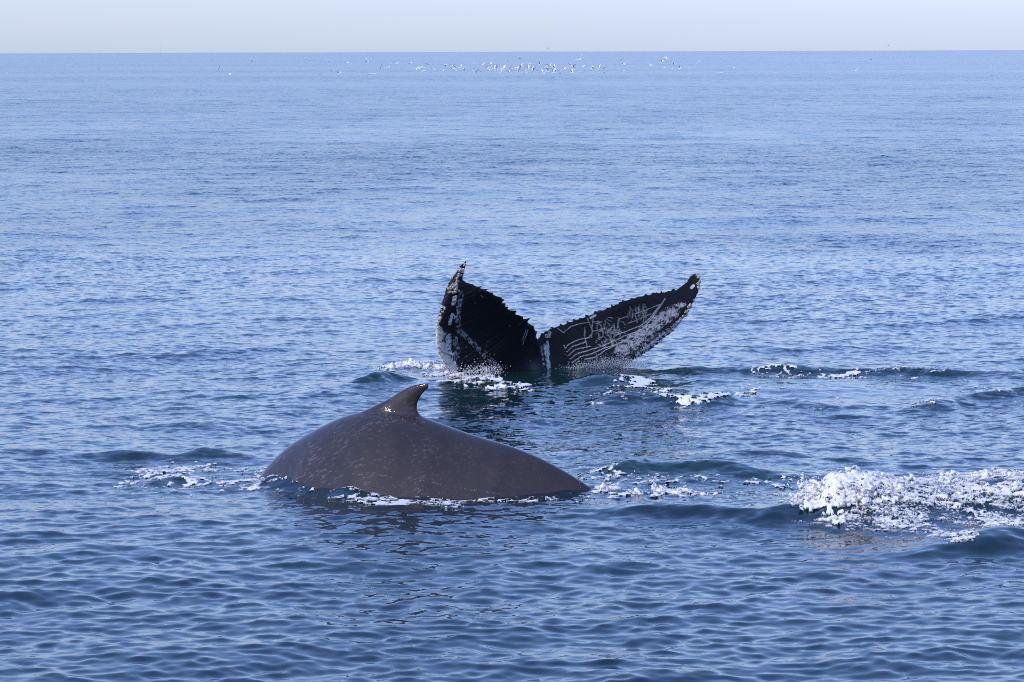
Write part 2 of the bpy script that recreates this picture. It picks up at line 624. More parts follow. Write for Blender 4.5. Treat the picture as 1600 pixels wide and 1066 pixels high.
def WL(px, py):
    """photo pixel -> first point where the sight line meets the humped (but unrippled) water"""
    d = np.arange(26.0, 60.0, 0.01)
    v = ray(px, py)
    x = v.x / v.y * d; z = CAM_H + v.z / v.y * d
    under = z < local_z(x, d)
    i = int(np.argmax(under))
    return Vector((x[i], d[i], 0))

def foam_patch(label, strokes, thick=0.010, lace=0.6, rough=1.0, res=(0.016, 0.04), rot=0.0, stretch=2.2, group=None, seed=0, bias=0.0, mat=None, wgain=1.12, wide=1.35, cov=0.80, grain=0.10, froth=0.0):
    """strokes: (photo pixel polyline along the water, half width in metres across x, weight)
    the foam is where the stroke mask beats a lacy noise; it gets real, lumpy thickness"""
    ws = [(np.array([WL(*p)[:2] for p in pts]), wd, wt) for pts, wd, wt in strokes]
    allp = np.concatenate([w for w, _, _ in ws])
    mw = max(wd for _, wd, _ in ws)
    x0, x1 = allp[:, 0].min() - mw * 1.5, allp[:, 0].max() + mw * 1.5
    y0, y1 = allp[:, 1].min() - mw * 6, allp[:, 1].max() + mw * 6
    xs = np.arange(x0, x1, res[0]); ys = np.arange(y0, y1, res[1])
    X, Y = np.meshgrid(xs, ys, indexing='xy')
    wx = 0.10 * tile(NT[0], X * 0.7 + seed, Y * 0.7); wy = 0.22 * tile(NT[1], X * 0.7 + seed, Y * 0.7)
    M = np.zeros(X.shape)
    for w, wd, wt in ws:
        w2 = w * np.array([1.0, 1 / 4.5])
        d, _, s, tot = seg_dist(X + wx, (Y + wy) / 4.5, w2)
        M = np.maximum(M, wt * wgain * np.clip(1.0 - d / (wd * wide), 0, 1))
    c, s_ = math.cos(rot), math.sin(rot)
    Xr = (X * c + Y * s_) / stretch; Yr = (-X * s_ + Y * c)
    n1 = tile(NT[2], Xr + 3.1 + seed + wx, Yr + wy)
    rid = 1 - np.abs(n1) * 1.25                       # thin bright threads
    n2 = tile(NT[3], Xr * 0.6 + 7.7, Yr * 0.6 + seed)
    fine = tile(NTF, X, Y)
    q = M * 1.6 - 0.50 + bias + lace * 0.35 * rid + 0.24 * rough * n2 + grain * fine
    q = np.where(M <= 0.02, -1, q) * np.clip(M * 6, 0, 1)
    keep = q > 0.02
    if keep.sum() < 6: return None
    dist = Y.copy()
    SX, SY, SZ, _ = sea_surface(X.ravel(), Y.ravel(), dist.ravel())
    hgt = -0.006 + (thick + 0.011) * np.clip(q * 1.9, 0, 1.0) * (0.75 + 0.25 * np.clip(fine * .5 + 0.5, 0, 1))
    if froth:
        tear = 1 - np.abs(tile(NT[1], X * 1.9 + 1.3, Y * 1.2 + 2.2))
        hgt = hgt + froth * np.clip(q * 1.6 - 0.2, 0, 1) * (0.45 * np.clip(fine + 0.7, 0, 2.5) + 0.55 * np.clip(tear + 0.3, 0, 1.4) + 0.10 * np.abs(rng.standard_normal(X.shape)))
    V = np.stack([SX, SY, SZ + hgt.ravel()], -1)
    F = grid_faces(len(ys), len(xs))
    kf = keep.ravel()[F]
    F = F[kf.sum(1) >= 3]
    used = np.unique(F)
    mp = np.full(len(V), -1); mp[used] = np.arange(len(used))
    me = mesh_from('foam', V[used], mp[F])
    fattr(me, 'cover', np.clip(q.ravel()[used] * cov, 0, 1))
    o = link('foam_patch', me, mat or MAT_LACE)
    tag(o, label, 'foam', group, 'stuff')
    return o

foam_patch('swirled ring of white foam on the water left of the speckled whale back',
    [([(205, 744), (245, 731), (300, 724), (345, 722)], 0.045, 0.95), ([(240, 738), (275, 738), (305, 745)], 0.06, 1.05),
     ([(300, 745), (340, 748), (400, 742)], 0.05, 0.8), ([(365, 728), (390, 732), (418, 733)], 0.05, 0.85),
     ([(195, 748), (250, 757), (310, 760)], 0.05, 0.6), ([(290, 728), (335, 734)], 0.05, 1.0), ([(210, 740), (420, 742)], 0.14, 0.36)], thick=0.008, seed=1)
foam_patch('thin white foam line along the waterline of the speckled whale back',
    [([(418, 736), (450, 741), (500, 752), (540, 764)], 0.025, 0.7), ([(540, 764), (600, 776), (660, 780), (720, 784), (800, 788), (880, 789), (935, 783)], 0.034, 0.9),
     ([(560, 776), (650, 788), (720, 790)], 0.04, 0.62), ([(600, 786), (700, 798)], 0.05, 0.45)], thick=0.008, seed=2)
foam_patch('streaks of white lace foam behind the tail end of the speckled whale back',
    [([(905, 740), (935, 728)], 0.03, 0.9), ([(915, 750), (945, 746), (975, 742)], 0.03, 1.0), ([(1015, 752), (1045, 753), (1075, 757)], 0.035, 0.95),
     ([(1095, 758), (1140, 760), (1180, 757), (1235, 760)], 0.032, 0.9), ([(930, 758), (1040, 762)], 0.04, 0.6), ([(940, 776), (1000, 780), (1110, 778)], 0.05, 1.0),
     ([(1100, 776), (1180, 777), (1240, 772)], 0.03, 0.62)], thick=0.010, seed=3)
foam_patch('white churned foam left of the raised black tail fluke',
    [([(585, 579), (620, 572), (650, 570), (692, 568)], 0.045, 1.1), ([(600, 585), (640, 580), (690, 582)], 0.05, 0.75), ([(610, 574), (650, 572)], 0.06, 1.1),
     ([(665, 592), (700, 592), (740, 600), (780, 604), (830, 612)], 0.05, 1.0), ([(690, 600), (740, 606)], 0.06, 0.9), ([(560, 590), (640, 592)], 0.05, 0.4)], thick=0.014, seed=4)
foam_patch('broken white foam streak below the right end of the tail fluke',
    [([(940, 623), (968, 608)], 0.045, 1.0), ([(985, 600), (1005, 602), (1020, 608), (1050, 620), (1070, 626)], 0.085, 1.3), ([(1065, 628), (1110, 618), (1180, 612)], 0.06, 1.1),
     ([(1180, 612), (1250, 612), (1310, 620)], 0.03, 0.75), ([(920, 630), (1000, 620)], 0.06, 0.45)], thick=0.012, seed=5)
foam_patch('thin foam streak on the dark green swell right of the tail fluke',
    [([(1172, 580), (1215, 582), (1260, 588), (1330, 589)], 0.035, 0.95), ([(1305, 587), (1335, 586)], 0.04, 1.1), ([(1340, 583), (1380, 575), (1440, 572), (1495, 573)], 0.03, 0.8)], thick=0.010, seed=6)
foam_patch('faint diagonal foam streak on the smooth water at the far right',
    [([(1435, 630), (1480, 618), (1520, 612), (1555, 604)], 0.03, 0.85), ([(1570, 616), (1582, 614)], 0.025, 0.9), ([(1100, 640), (1300, 636)], 0.03, 0.4)], thick=0.008, seed=7)
foam_patch('long streaky sheet of foam on the front of the breaking wave',
    [([(1250, 790), (1300, 775), (1360, 760), (1480, 752), (1780, 748)], 0.14, 0.95), ([(1300, 790), (1400, 785), (1500, 775), (1780, 768)], 0.16, 0.80),
     ([(1340, 800), (1420, 806), (1520, 800), (1780, 790)], 0.15, 0.78), ([(1370, 815), (1440, 826), (1510, 832), (1560, 822), (1780, 805)], 0.09, 1.0),
     ([(1460, 838), (1500, 845)], 0.05, 0.75), ([(1480, 843), (1515, 842)], 0.03, 0.9), ([(1310, 808), (1380, 830), (1440, 838)], 0.06, 0.55)],
    thick=0.010, lace=1.5, rough=0.8, rot=R(-24), stretch=7.0, grain=0.03, seed=8, res=(0.012, 0.018), bias=-0.18, mat=MAT_STREAK, wgain=1.0, wide=1.2, cov=0.62)

foam_patch('thick white froth tumbling at the left end of the breaking wave',
    [([(1252, 784), (1270, 778), (1295, 772), (1325, 768)], 0.11, 1.15), ([(1258, 795), (1285, 793), (1305, 788)], 0.06, 1.1), ([(1280, 764), (1310, 758), (1345, 757)], 0.09, 1.05), ([(1330, 778), (1380, 774)], 0.08, 0.8)],
    thick=0.02, lace=0.6, rough=0.7, seed=11, res=(0.010, 0.016), froth=0.02, wide=1.1, cov=0.95)
foam_patch('white froth along the crest of the breaking wave at the right edge',
    [([(1350, 752), (1400, 754), (1470, 751), (1550, 745), (1780, 743)], 0.07, 0.95), ([(1420, 764), (1520, 762), (1780, 756)], 0.06, 0.75)],
    thick=0.015, lace=1.1, rough=1.0, seed=12, res=(0.012, 0.018), froth=0.012, wide=1.1, cov=0.66, mat=MAT_STREAK)

# ------------------------------------------------------------------ churned foam clumps and spray
def octa(c, r):
    a = np.array([[1, 0, 0], [-1, 0, 0], [0, 1, 0], [0, -1, 0], [0, 0, 1], [0, 0, -1]], float) * r
    return a + c
OCT_F = np.array([[0, 2, 4], [2, 1, 4], [1, 3, 4], [3, 0, 4], [2, 0, 5], [1, 2, 5], [3, 1, 5], [0, 3, 5]])

def drops_mesh(name, centres, radii, stretch=None):
    n = len(centres)
    base = np.array([[1, 0, 0], [-1, 0, 0], [0, 1, 0], [0, -1, 0], [0, 0, 1], [0, 0, -1]], float)
    V = centres[:, None, :] + base[None] * radii[:, None, None] * rng.uniform(0.7, 1.35, (n, 6, 1))
    if stretch is not None:
        V[:, 4] += stretch * radii[:, None] * 1.0
        V[:, 5] -= stretch * radii[:, None] * 1.0
    F = (np.arange(n)[:, None, None] * 6 + OCT_F[None]).reshape(-1, 3)
    return mesh_from(name, V.reshape(-1, 3), F)

def churn(label, spots, n, rmin, rmax, voxel=0.014, name='splash', noise=0.012, extra=None, drops=None):
    """a lump of white water: many overlapping bubbles, merged and roughened"""
    bm = bmesh.new()
    tmp = []
    ico = bmesh.new(); bmesh.ops.create_icosphere(ico, subdivisions=1, radius=1.0)
    iv = np.array([v.co[:] for v in ico.verts]); ifc = np.array([[v.index for v in f.verts] for f in ico.faces]); ico.free()
    Vs, Fs = [], []
    off = 0
    wts = np.array([s[2] for s in spots], float); wts /= wts.sum()
    for i in range(n):
        k = rng.choice(len(spots), p=wts)
        c, ext, _ = spots[k]
        u = rng.standard_normal(3) * 0.55
        u = np.clip(u, -1.2, 1.2)
        p = np.array(c) + u * np.array(ext)
        if u[2] < 0: p[2] = c[2] + u[2] * ext[2] * 0.5
        r = rng.uniform(rmin, rmax) * (1.15 - 0.6 * min(1, np.linalg.norm(u)))
        if i % 4 == 0:                                   # the body of the lump, well inside
            r = rmax * rng.uniform(1.3, 2.2); p = np.array(c) + u * np.array(ext) * 0.6; p[2] -= r * 0.4
        Vs.append(iv * r * rng.uniform(0.75, 1.3, 3) + p); Fs.append(ifc + off); off += len(iv)
    if extra:
        for pts, r0, r1 in extra:                       # jets and threads of water thrown up
            for a in range(len(pts) - 1):
                A, B = np.array(pts[a]), np.array(pts[a + 1])
                m = max(2, int(np.linalg.norm(B - A) / 0.008))
                for t in np.linspace(0, 1, m):
                    tt = (a + t) / (len(pts) - 1)
                    r = (r0 * (1 - tt) + r1 * tt) * rng.uniform(0.8, 1.25)
                    Vs.append(iv * r + A + (B - A) * t); Fs.append(ifc + off); off += len(iv)
    me = mesh_from('tmp', np.concatenate(Vs), np.concatenate(Fs))
    o = link('tmp', me)
    md = o.modifiers.new('r', 'REMESH'); md.mode = 'VOXEL'; md.voxel_size = voxel; md.use_smooth_shade = True
    sm = o.modifiers.new('s', 'SMOOTH'); sm.factor = 0.5; sm.iterations = 4
    dg = bpy.context.evaluated_depsgraph_get()
    me2 = bpy.data.meshes.new_from_object(o.evaluated_get(dg))
    bpy.data.objects.remove(o)
    nv = len(me2.vertices)
    co = np.empty(nv * 3, np.float32); me2.vertices.foreach_get('co', co); co = co.reshape(-1, 3)
    no = np.empty(nv * 3, np.float32); me2.vertices.foreach_get('normal', no); no = no.reshape(-1, 3)
    d = tile(NTF, co[:, 0] + co[:, 2] * 1.7, co[:, 1] * 0.8 + co[:, 2] * 1.3) * noise + rng.standard_normal(nv) * noise * 0.32
    co = co + no * d[:, None]
    nf = len(me2.polygons)
    fv = np.empty(len(me2.loops), np.int32); me2.loops.foreach_get('vertex_index', fv)
    ok = len(fv) == nf * 4
    V = co; F = fv.reshape(-1, 4) if ok else None
    if drops:
        for c, ext, m, r0, r1 in drops:
            u = rng.standard_normal((m, 3)) * 0.6
            pc = np.array(c) + u * np.array(ext)
            rr = r0 + (r1 - r0) * rng.random(m) ** 2.5
            n0 = len(V)
            base = np.array([[1, 0, 0], [-1, 0, 0], [0, 1, 0], [0, -1, 0], [0, 0, 1], [0, 0, -1]], float)
            dv = (pc[:, None] + base[None] * rr[:, None, None] * rng.uniform(0.7, 1.4, (m, 6, 1))).reshape(-1, 3)
            V = np.concatenate([V, dv])
            # octahedra as degenerate-free quads: four side faces split over top and bottom
            tri = (np.arange(m)[:, None, None] * 6 + OCT_F[None]).reshape(-1, 3) + n0
            if drops_tri is not None: drops_tri.append(tri)
    allf = [list(q) for q in F] if ok else [list(p.vertices) for p in me2.polygons]
    while drops_tri:
        allf += [list(q) for q in drops_tri.pop()]
    me3 = mesh_from(name, V, allf)
    o = link(name, me3, MAT_FOAM)
    tag(o, label, 'splash', None, 'stuff')
    return o
drops_tri = []

def spots_px(lst):
    return [(tuple(P(px, py, d)), ext, w) for px, py, d, ext, w in lst]

def on_water(lst, lift=0.06, ymax=99.0):
    out = []
    for px, py, ext, w in lst:
        q = WL(px, py)
        out.append((tuple(P(px, py, min(q.y, ymax) - lift)), ext, w))
    return out

def PP(px, py, d): return tuple(P(px, py, d))

# head of the breaking wave at the right
DW = 35.6
churn('tall churning white splash at the left end of the breaking wave',
    on_water([(1262, 788, (0.12, 0.14, 0.06), 2.2), (1250, 780, (0.07, 0.1, 0.06), 1.2), (1280, 775, (0.16, 0.18, 0.08), 4), (1295, 760, (0.18, 0.18, 0.07), 3.5), (1270, 766, (0.1, 0.12, 0.06), 2),
              (1275, 792, (0.16, 0.10, 0.03), 2), (1320, 765, (0.16, 0.18, 0.07), 3), (1310, 782, (0.16, 0.14, 0.05), 2), (1340, 778, (0.16, 0.14, 0.03), 1.2),
              (1362, 746, (0.10, 0.15, 0.05), 1.2), (1350, 765, (0.14, 0.2, 0.05), 1.5), (1330, 752, (0.14, 0.15, 0.04), 1.5)], 0.06, 36.2),
    420, 0.010, 0.028, voxel=0.010, noise=0.02,
    extra=[([PP(1252, 765, DW), PP(1253, 750, DW), PP(1256, 742, DW), PP(1262, 745, DW)], 0.02, 0.012),
           ([PP(1272, 755, DW), PP(1264, 747, DW), PP(1256, 742, DW)], 0.02, 0.01),
           ([PP(1311, 750, DW), PP(1312, 741, DW), PP(1315, 734, DW)], 0.022, 0.008),
           ([PP(1320, 748, DW), PP(1325, 738, DW), PP(1328, 730, DW), PP(1334, 729, DW), PP(1341, 734, DW), PP(1344, 743, DW)], 0.02, 0.012),
           ([PP(1326, 746, DW), PP(1330, 737, DW)], 0.018, 0.006), ([PP(1344, 743, DW), PP(1350, 739, DW), PP(1352, 744, DW)], 0.014, 0.01)],
    drops=[(PP(1300, 745, DW), (0.4, 0.3, 0.12), 260, 0.003, 0.011), (PP(1280, 772, DW - .35), (0.3, 0.1, 0.14), 300, 0.003, 0.009), (PP(1240, 775, DW), (0.1, 0.2, 0.12), 50, 0.004, 0.010)])
churn('ragged foaming crest along the top of the breaking wave at the right edge',
    on_water([(1395, 752, (0.16, 0.2, 0.04), 1.3), (1425, 750, (0.22, 0.2, 0.05), 2.2), (1480, 748, (0.25, 0.2, 0.045), 2.2), (1412, 762, (0.16, 0.15, 0.03), 1.5), (1505, 760, (0.2, 0.15, 0.03), 1.6),
              (1530, 744, (0.25, 0.2, 0.045), 2.5), (1575, 742, (0.25, 0.2, 0.05), 2.5), (1640, 742, (0.3, 0.2, 0.05), 2.5), (1720, 744, (0.3, 0.2, 0.05), 2), (1490, 740, (0.06, 0.1, 0.04), .6),
              (1520, 772, (0.25, 0.15, 0.02), 1), (1440, 775, (0.2, 0.15, 0.02), 0.8), (1590, 758, (0.2, 0.2, 0.03), 1.4)], 0.06, 36.2),
    200, 0.009, 0.022, voxel=0.010, noise=0.015,
    drops=[(PP(1500, 745, DW + .3), (0.9, 0.3, 0.07), 160, 0.004, 0.011), (PP(1450, 775, DW - .3), (0.9, 0.3, 0.14), 300, 0.003, 0.008)])
DT = 37.0
churn('low white splash trailing the tail end of the speckled whale back',
    on_water([(943, 768, (0.10, 0.12, 0.07), 3.4), (958, 768, (0.12, 0.12, 0.065), 2.8), (980, 773, (0.12, 0.12, 0.035), 1.4), (1000, 773, (0.12, 0.12, 0.035), 1.4), (1032, 768, (0.10, 0.12, 0.065), 2.4),
              (1058, 772, (0.10, 0.1, 0.035), 1.4), (1075, 768, (0.06, 0.1, 0.05), 1.1), (1100, 774, (0.12, 0.1, 0.02), 0.9)], 0.3),
    500, 0.009, 0.024, voxel=0.010, noise=0.018,
    drops=[(PP(1010, 765, DT), (0.6, 0.2, 0.06), 110, 0.004, 0.010), (PP(1010, 745, DT + 1), (0.5, 0.3, 0.05), 30, 0.005, 0.014)])
DL = 49.7
churn('white splash breaking around the foot of the left fluke',
    on_water([(700, 584, (0.14, 0.15, 0.07), 2.5), (714, 589, (0.12, 0.15, 0.07), 2.0), (728, 597, (0.14, 0.15, 0.05), 2.2), (690, 577, (0.08, 0.15, 0.06), 1.2), (746, 601, (0.15, 0.15, 0.03), 1.4), (775, 606, (0.2, 0.15, 0.015), 1.0),
              (640, 570, (0.20, 0.3, 0.05), 1.6), (615, 574, (0.10, 0.2, 0.04), .8), (660, 573, (0.18, 0.2, 0.03), .9)], 0.55),
    700, 0.009, 0.028, voxel=0.012, noise=0.018,
    drops=[(PP(745, 585, DL - .1), (0.28, 0.15, 0.12), 700, 0.004, 0.011), (PP(765, 578, DL), (0.2, 0.12, 0.1), 420, 0.004, 0.010), (PP(780, 604, DL - .3), (0.4, 0.25, 0.05), 260, 0.004, 0.013),
           (PP(700, 585, DL), (0.3, 0.2, 0.12), 200, 0.004, 0.011)])
DR = 50.9
def veil(label, specs):
    C, Rr = [], []
    for px, py, d, ext, m, r0, r1 in specs:
        u = rng.standard_normal((m, 3)) * 0.6
        C.append(np.array(PP(px, py, d)) + u * np.array(ext)); Rr.append(r0 + (r1 - r0) * rng.random(m) ** 2.5)
    me = drops_mesh('spray', np.concatenate(C), np.concatenate(Rr), np.array([0.25, 0, 1.0]))
    o = link('spray', me, MAT_DROP)
    tag(o, label, 'spray', None, 'stuff')
veil('thin veil of bluish spray under the right fluke',
     [(930, 572, DR, (0.28, 0.15, 0.08), 1500, 0.002, 0.006), (965, 566, DR, (0.32, 0.15, 0.09), 2000, 0.002, 0.006), (990, 570, DR, (0.3, 0.15, 0.06), 1200, 0.002, 0.006),
      (1012, 560, DR, (0.05, 0.05, 0.12), 60, 0.003, 0.008), (900, 575, DR, (0.2, 0.15, 0.05), 400, 0.003, 0.009)])

# ------------------------------------------------------------------ the near whale: back and dorsal fin, one skin
def interp(xs, pts):
    a = np.array(pts, float)
    # smooth: cubic through monotone x by catmull-rom sampled finely
    X, Y = a[:, 0], a[:, 1]
    m = np.gradient(Y, X)
    i = np.clip(np.searchsorted(X, xs) - 1, 0, len(X) - 2)
    h = X[i + 1] - X[i]; t = (xs - X[i]) / h
    t = np.clip(t, 0, 1)
    return ((2 * t**3 - 3 * t**2 + 1) * Y[i] + (t**3 - 2 * t**2 + t) * h * m[i] + (-2 * t**3 + 3 * t**2) * Y[i + 1] + (t**3 - t**2) * h * m[i + 1])

def near_whale():
    top = [(330, 880), (365, 812), (395, 762), (416, 731), (440, 706), (470, 684), (500, 667), (530, 653), (560, 644), (590, 640), (620, 642), (650, 648), (680, 659), (710, 670), (750, 683),
           (800, 698), (840, 714), (880, 735), (908, 752), (936, 771), (958, 790), (984, 820), (1010, 850)]
    wid = [(330, .85), (418, .84), (500, .86), (600, .84), (700, .74), (800, .56), (880, .40), (930, .30), (1010, .22)]
    hgt = [(330, .95), (418, .92), (600, .88), (700, .80), (800, .66), (880, .50), (930, .40), (1010, .3)]
    cols = np.linspace(330, 1010, 170)
    ty = interp(cols, top)
    ww = np.interp(cols, *zip(*wid)); hh = np.interp(cols, *zip(*hgt))
    dd = 38.65 + (cols - 418) / (927 - 418) * (36.95 - 38.65)
    kk = np.interp(cols, [330, 418, 500, 600, 700, 800, 880, 930, 1010], [3.6, 2.7, 1.35, .98, .96, 1.25, 2.2, 3.6, 5.0])
    na = 64
    p0, p1 = P(418, 728, 38.65), P(927, 774, 36.95)
    ax = Vector((p1.x - p0.x, p1.y - p0.y, 0)).normalized()
    nx = Vector((-ax.y, ax.x, 0))
    V = []
    for c, t, k, d in zip(cols, ty, kk, dd):
        r = P(c, t, d)
        H = r.z + 0.6                              # how far the flank runs down before it is closed off
        wmax = (max(H, 0.05) / k) ** (1 / 1.65)
        for j in range(na):
            if j < na - 12:
                u = -1 + 2 * j / (na - 13)
                lat = u * wmax; ver = -k * abs(lat) ** 1.65
            else:
                u = 1 - 2 * (j - (na - 12) + 1) / 13
                lat = u * wmax; ver = -max(H, 0.05) - 0.12 * (1 - u * u)
            V.append((r.x + nx.x * lat, r.y + nx.y * lat, r.z + ver))
    nr = len(cols)
    F = []
    for i in range(nr - 1):
        for j in range(na):
            k = (j + 1) % na
            F.append([i * na + j, i * na + k, (i + 1) * na + k, (i + 1) * na + j])
    F.append(list(range(na))); F.append(list(range((nr - 1) * na, nr * na))[::-1])
    # dorsal fin
    off = len(V)
    lead = [(535, 668), (556, 648), (575, 638.5), (591, 631), (609, 621.5), (626, 611), (640, 603.5), (652, 599.5), (663, 598), (671.5, 599.5)]
    trail = [(715, 690), (690, 671), (671, 660.5), (659, 652), (652.5, 641), (653, 631), (657, 622), (664, 613), (671, 606)]
    le = np.array(lead); tr = np.array(trail)
    s = np.linspace(0, 1, len(le)); s2 = np.linspace(0, 1, len(tr)); S = np.linspace(0, 1, 40)
    leX, leY = interp(S, np.c_[s, le[:, 0]]), interp(S, np.c_[s, le[:, 1]])
    trX, trY = interp(S, np.c_[s2, tr[:, 0]]), interp(S, np.c_[s2, tr[:, 1]])
    nc = 24
    for q in range(40):
        th = (0.23 * (1 - S[q]) ** 2.0 + 0.032)
        if q == 39: th *= 0.5
        for j in range(nc):
            a = 2 * np.pi * j / nc
            u = 0.5 - 0.5 * math.cos(a)
            sideh = math.sin(a)
            px = leX[q] * (1 - u) + trX[q] * u; py = leY[q] * (1 - u) + trY[q] * u
            d = 38.65 + (px - 418) / 509 * (36.95 - 38.65)
            p = P(px, py, d)
            k = th * sideh * (1 - 0.45 * u)
            V.append((p.x + nx.x * k, p.y + nx.y * k, p.z))
    for q in range(39):
        for j in range(nc):
            k = (j + 1) % nc
            F.append([off + q * nc + j, off + q * nc + k, off + (q + 1) * nc + k, off + (q + 1) * nc + j])
    F.append([off + j for j in range(nc)]); F.append([off + 39 * nc + j for j in range(nc)][::-1])
    me = mesh_from('tmp', V, F)
    bm = bmesh.new(); bm.from_mesh(me); bmesh.ops.recalc_face_normals(bm, faces=bm.faces); bm.to_mesh(me); bm.free()
    o = link('tmp', me)
    md = o.modifiers.new('r', 'REMESH'); md.mode = 'VOXEL'; md.voxel_size = 0.016; md.use_smooth_shade = True
    sm = o.modifiers.new('s', 'SMOOTH'); sm.factor = 0.5; sm.iterations = 20
    dg = bpy.context.evaluated_depsgraph_get()
    me2 = bpy.data.meshes.new_from_object(o.evaluated_get(dg))
    bpy.data.objects.remove(o)
    n = len(me2.vertices)
    co = np.empty(n * 3, np.float32); me2.vertices.foreach_get('co', co); co = co.reshape(-1, 3)
    # below the surface nothing shows: drop the deep part
    bm = bmesh.new(); bm.from_mesh(me2)
    bmesh.ops.delete(bm, geom=[v for v in bm.verts if v.co.z < -0.35], context='VERTS')
    bm.to_mesh(me2); bm.free()
    n = len(me2.vertices)
    co = np.empty(n * 3, np.float32); me2.vertices.foreach_get('co', co); co = co.reshape(-1, 3)
    # pale mottling gathers on the flank ahead of the fin and thins out towards the tail
    sx = (co[:, 0] - p0.x) / (p1.x - p0.x)
    mot = 1.0 - 0.75 * sstep(0.3, 0.75, sx)
    mot *= 1 - 0.45 * sstep(0.85, 1.05, co[:, 2])
    base = Vector((p0.x + (p1.x - p0.x) * .45, p0.y + (p1.y - p0.y) * .45, 0))
    co = co - np.array(base, np.float32)
    me2.vertices.foreach_set('co', co.ravel())
    fattr(me2, 'mottle', mot)
    me2.polygons.foreach_set('use_smooth', np.ones(len(me2.polygons), bool))
    me2.update()
    me2.name = 'whale'
    me2.materials.clear()
    w = link('whale', me2, MAT_WHALE)
    w.location = base
    # a film of water running off the flank: beads of foam where the sight lines below meet the skin; beads by the fin are added as glints
    from mathutils.bvhtree import BVHTree
    bm = bmesh.new(); bm.from_mesh(me2); bv = BVHTree.FromBMesh(bm); bm.free()
    rr = np.random.default_rng(21)
    C, Rd = [], []
    def along(pts, n, jit, r0, r1, gap):
        pts = np.array(pts, float)
        L_ = np.concatenate([[0], np.cumsum(np.hypot(*np.diff(pts, axis=0).T))])
        for _ in range(n):
            t = rr.uniform(0, L_[-1])
            if rr.random() < gap * (0.5 + 0.5 * math.sin(t * 0.11 + pts[0, 0]) * math.sin(t * 0.037)): continue
            x = np.interp(t, L_, pts[:, 0]); y = np.interp(t, L_, pts[:, 1]) + rr.normal(0, jit)
            hit = bv.ray_cast(Vector((0, 0, CAM_H)) - base, ray(x, y).normalized())
            if hit[0] is None: continue
            C.append(np.array(hit[0] + base)); Rd.append(rr.uniform(r0, r1))
    along([(500, 735), (560, 741), (640, 747), (690, 757), (740, 766), (800, 775)], 380, 0.7, 0.0015, 0.0042, 0.95)
    along([(440, 733), (500, 742), (560, 752), (640, 764), (720, 773)], 150, 3.0, 0.0015, 0.0045, 0.8)
    along([(590, 650), (610, 655), (640, 655), (665, 661)], 26, 3.5, 0.003, 0.006, -1)  # white beads added at the fin base in place of sun glints
    along([(520, 664), (560, 672), (640, 676)], 14, 9, 0.002, 0.005, -1)
    fo = link('water_film_glints', drops_mesh('water_film_glints', np.array(C), np.array(Rd)), MAT_FOAM)
    tag(fo, 'thin beaded line of white water running down the flank of the speckled whale, with added glint beads by the fin', 'water film', None, 'stuff')
    tag(w, 'arched dark grey speckled whale back with hooked dorsal fin in the foreground', 'whale')
    return w

near_whale()

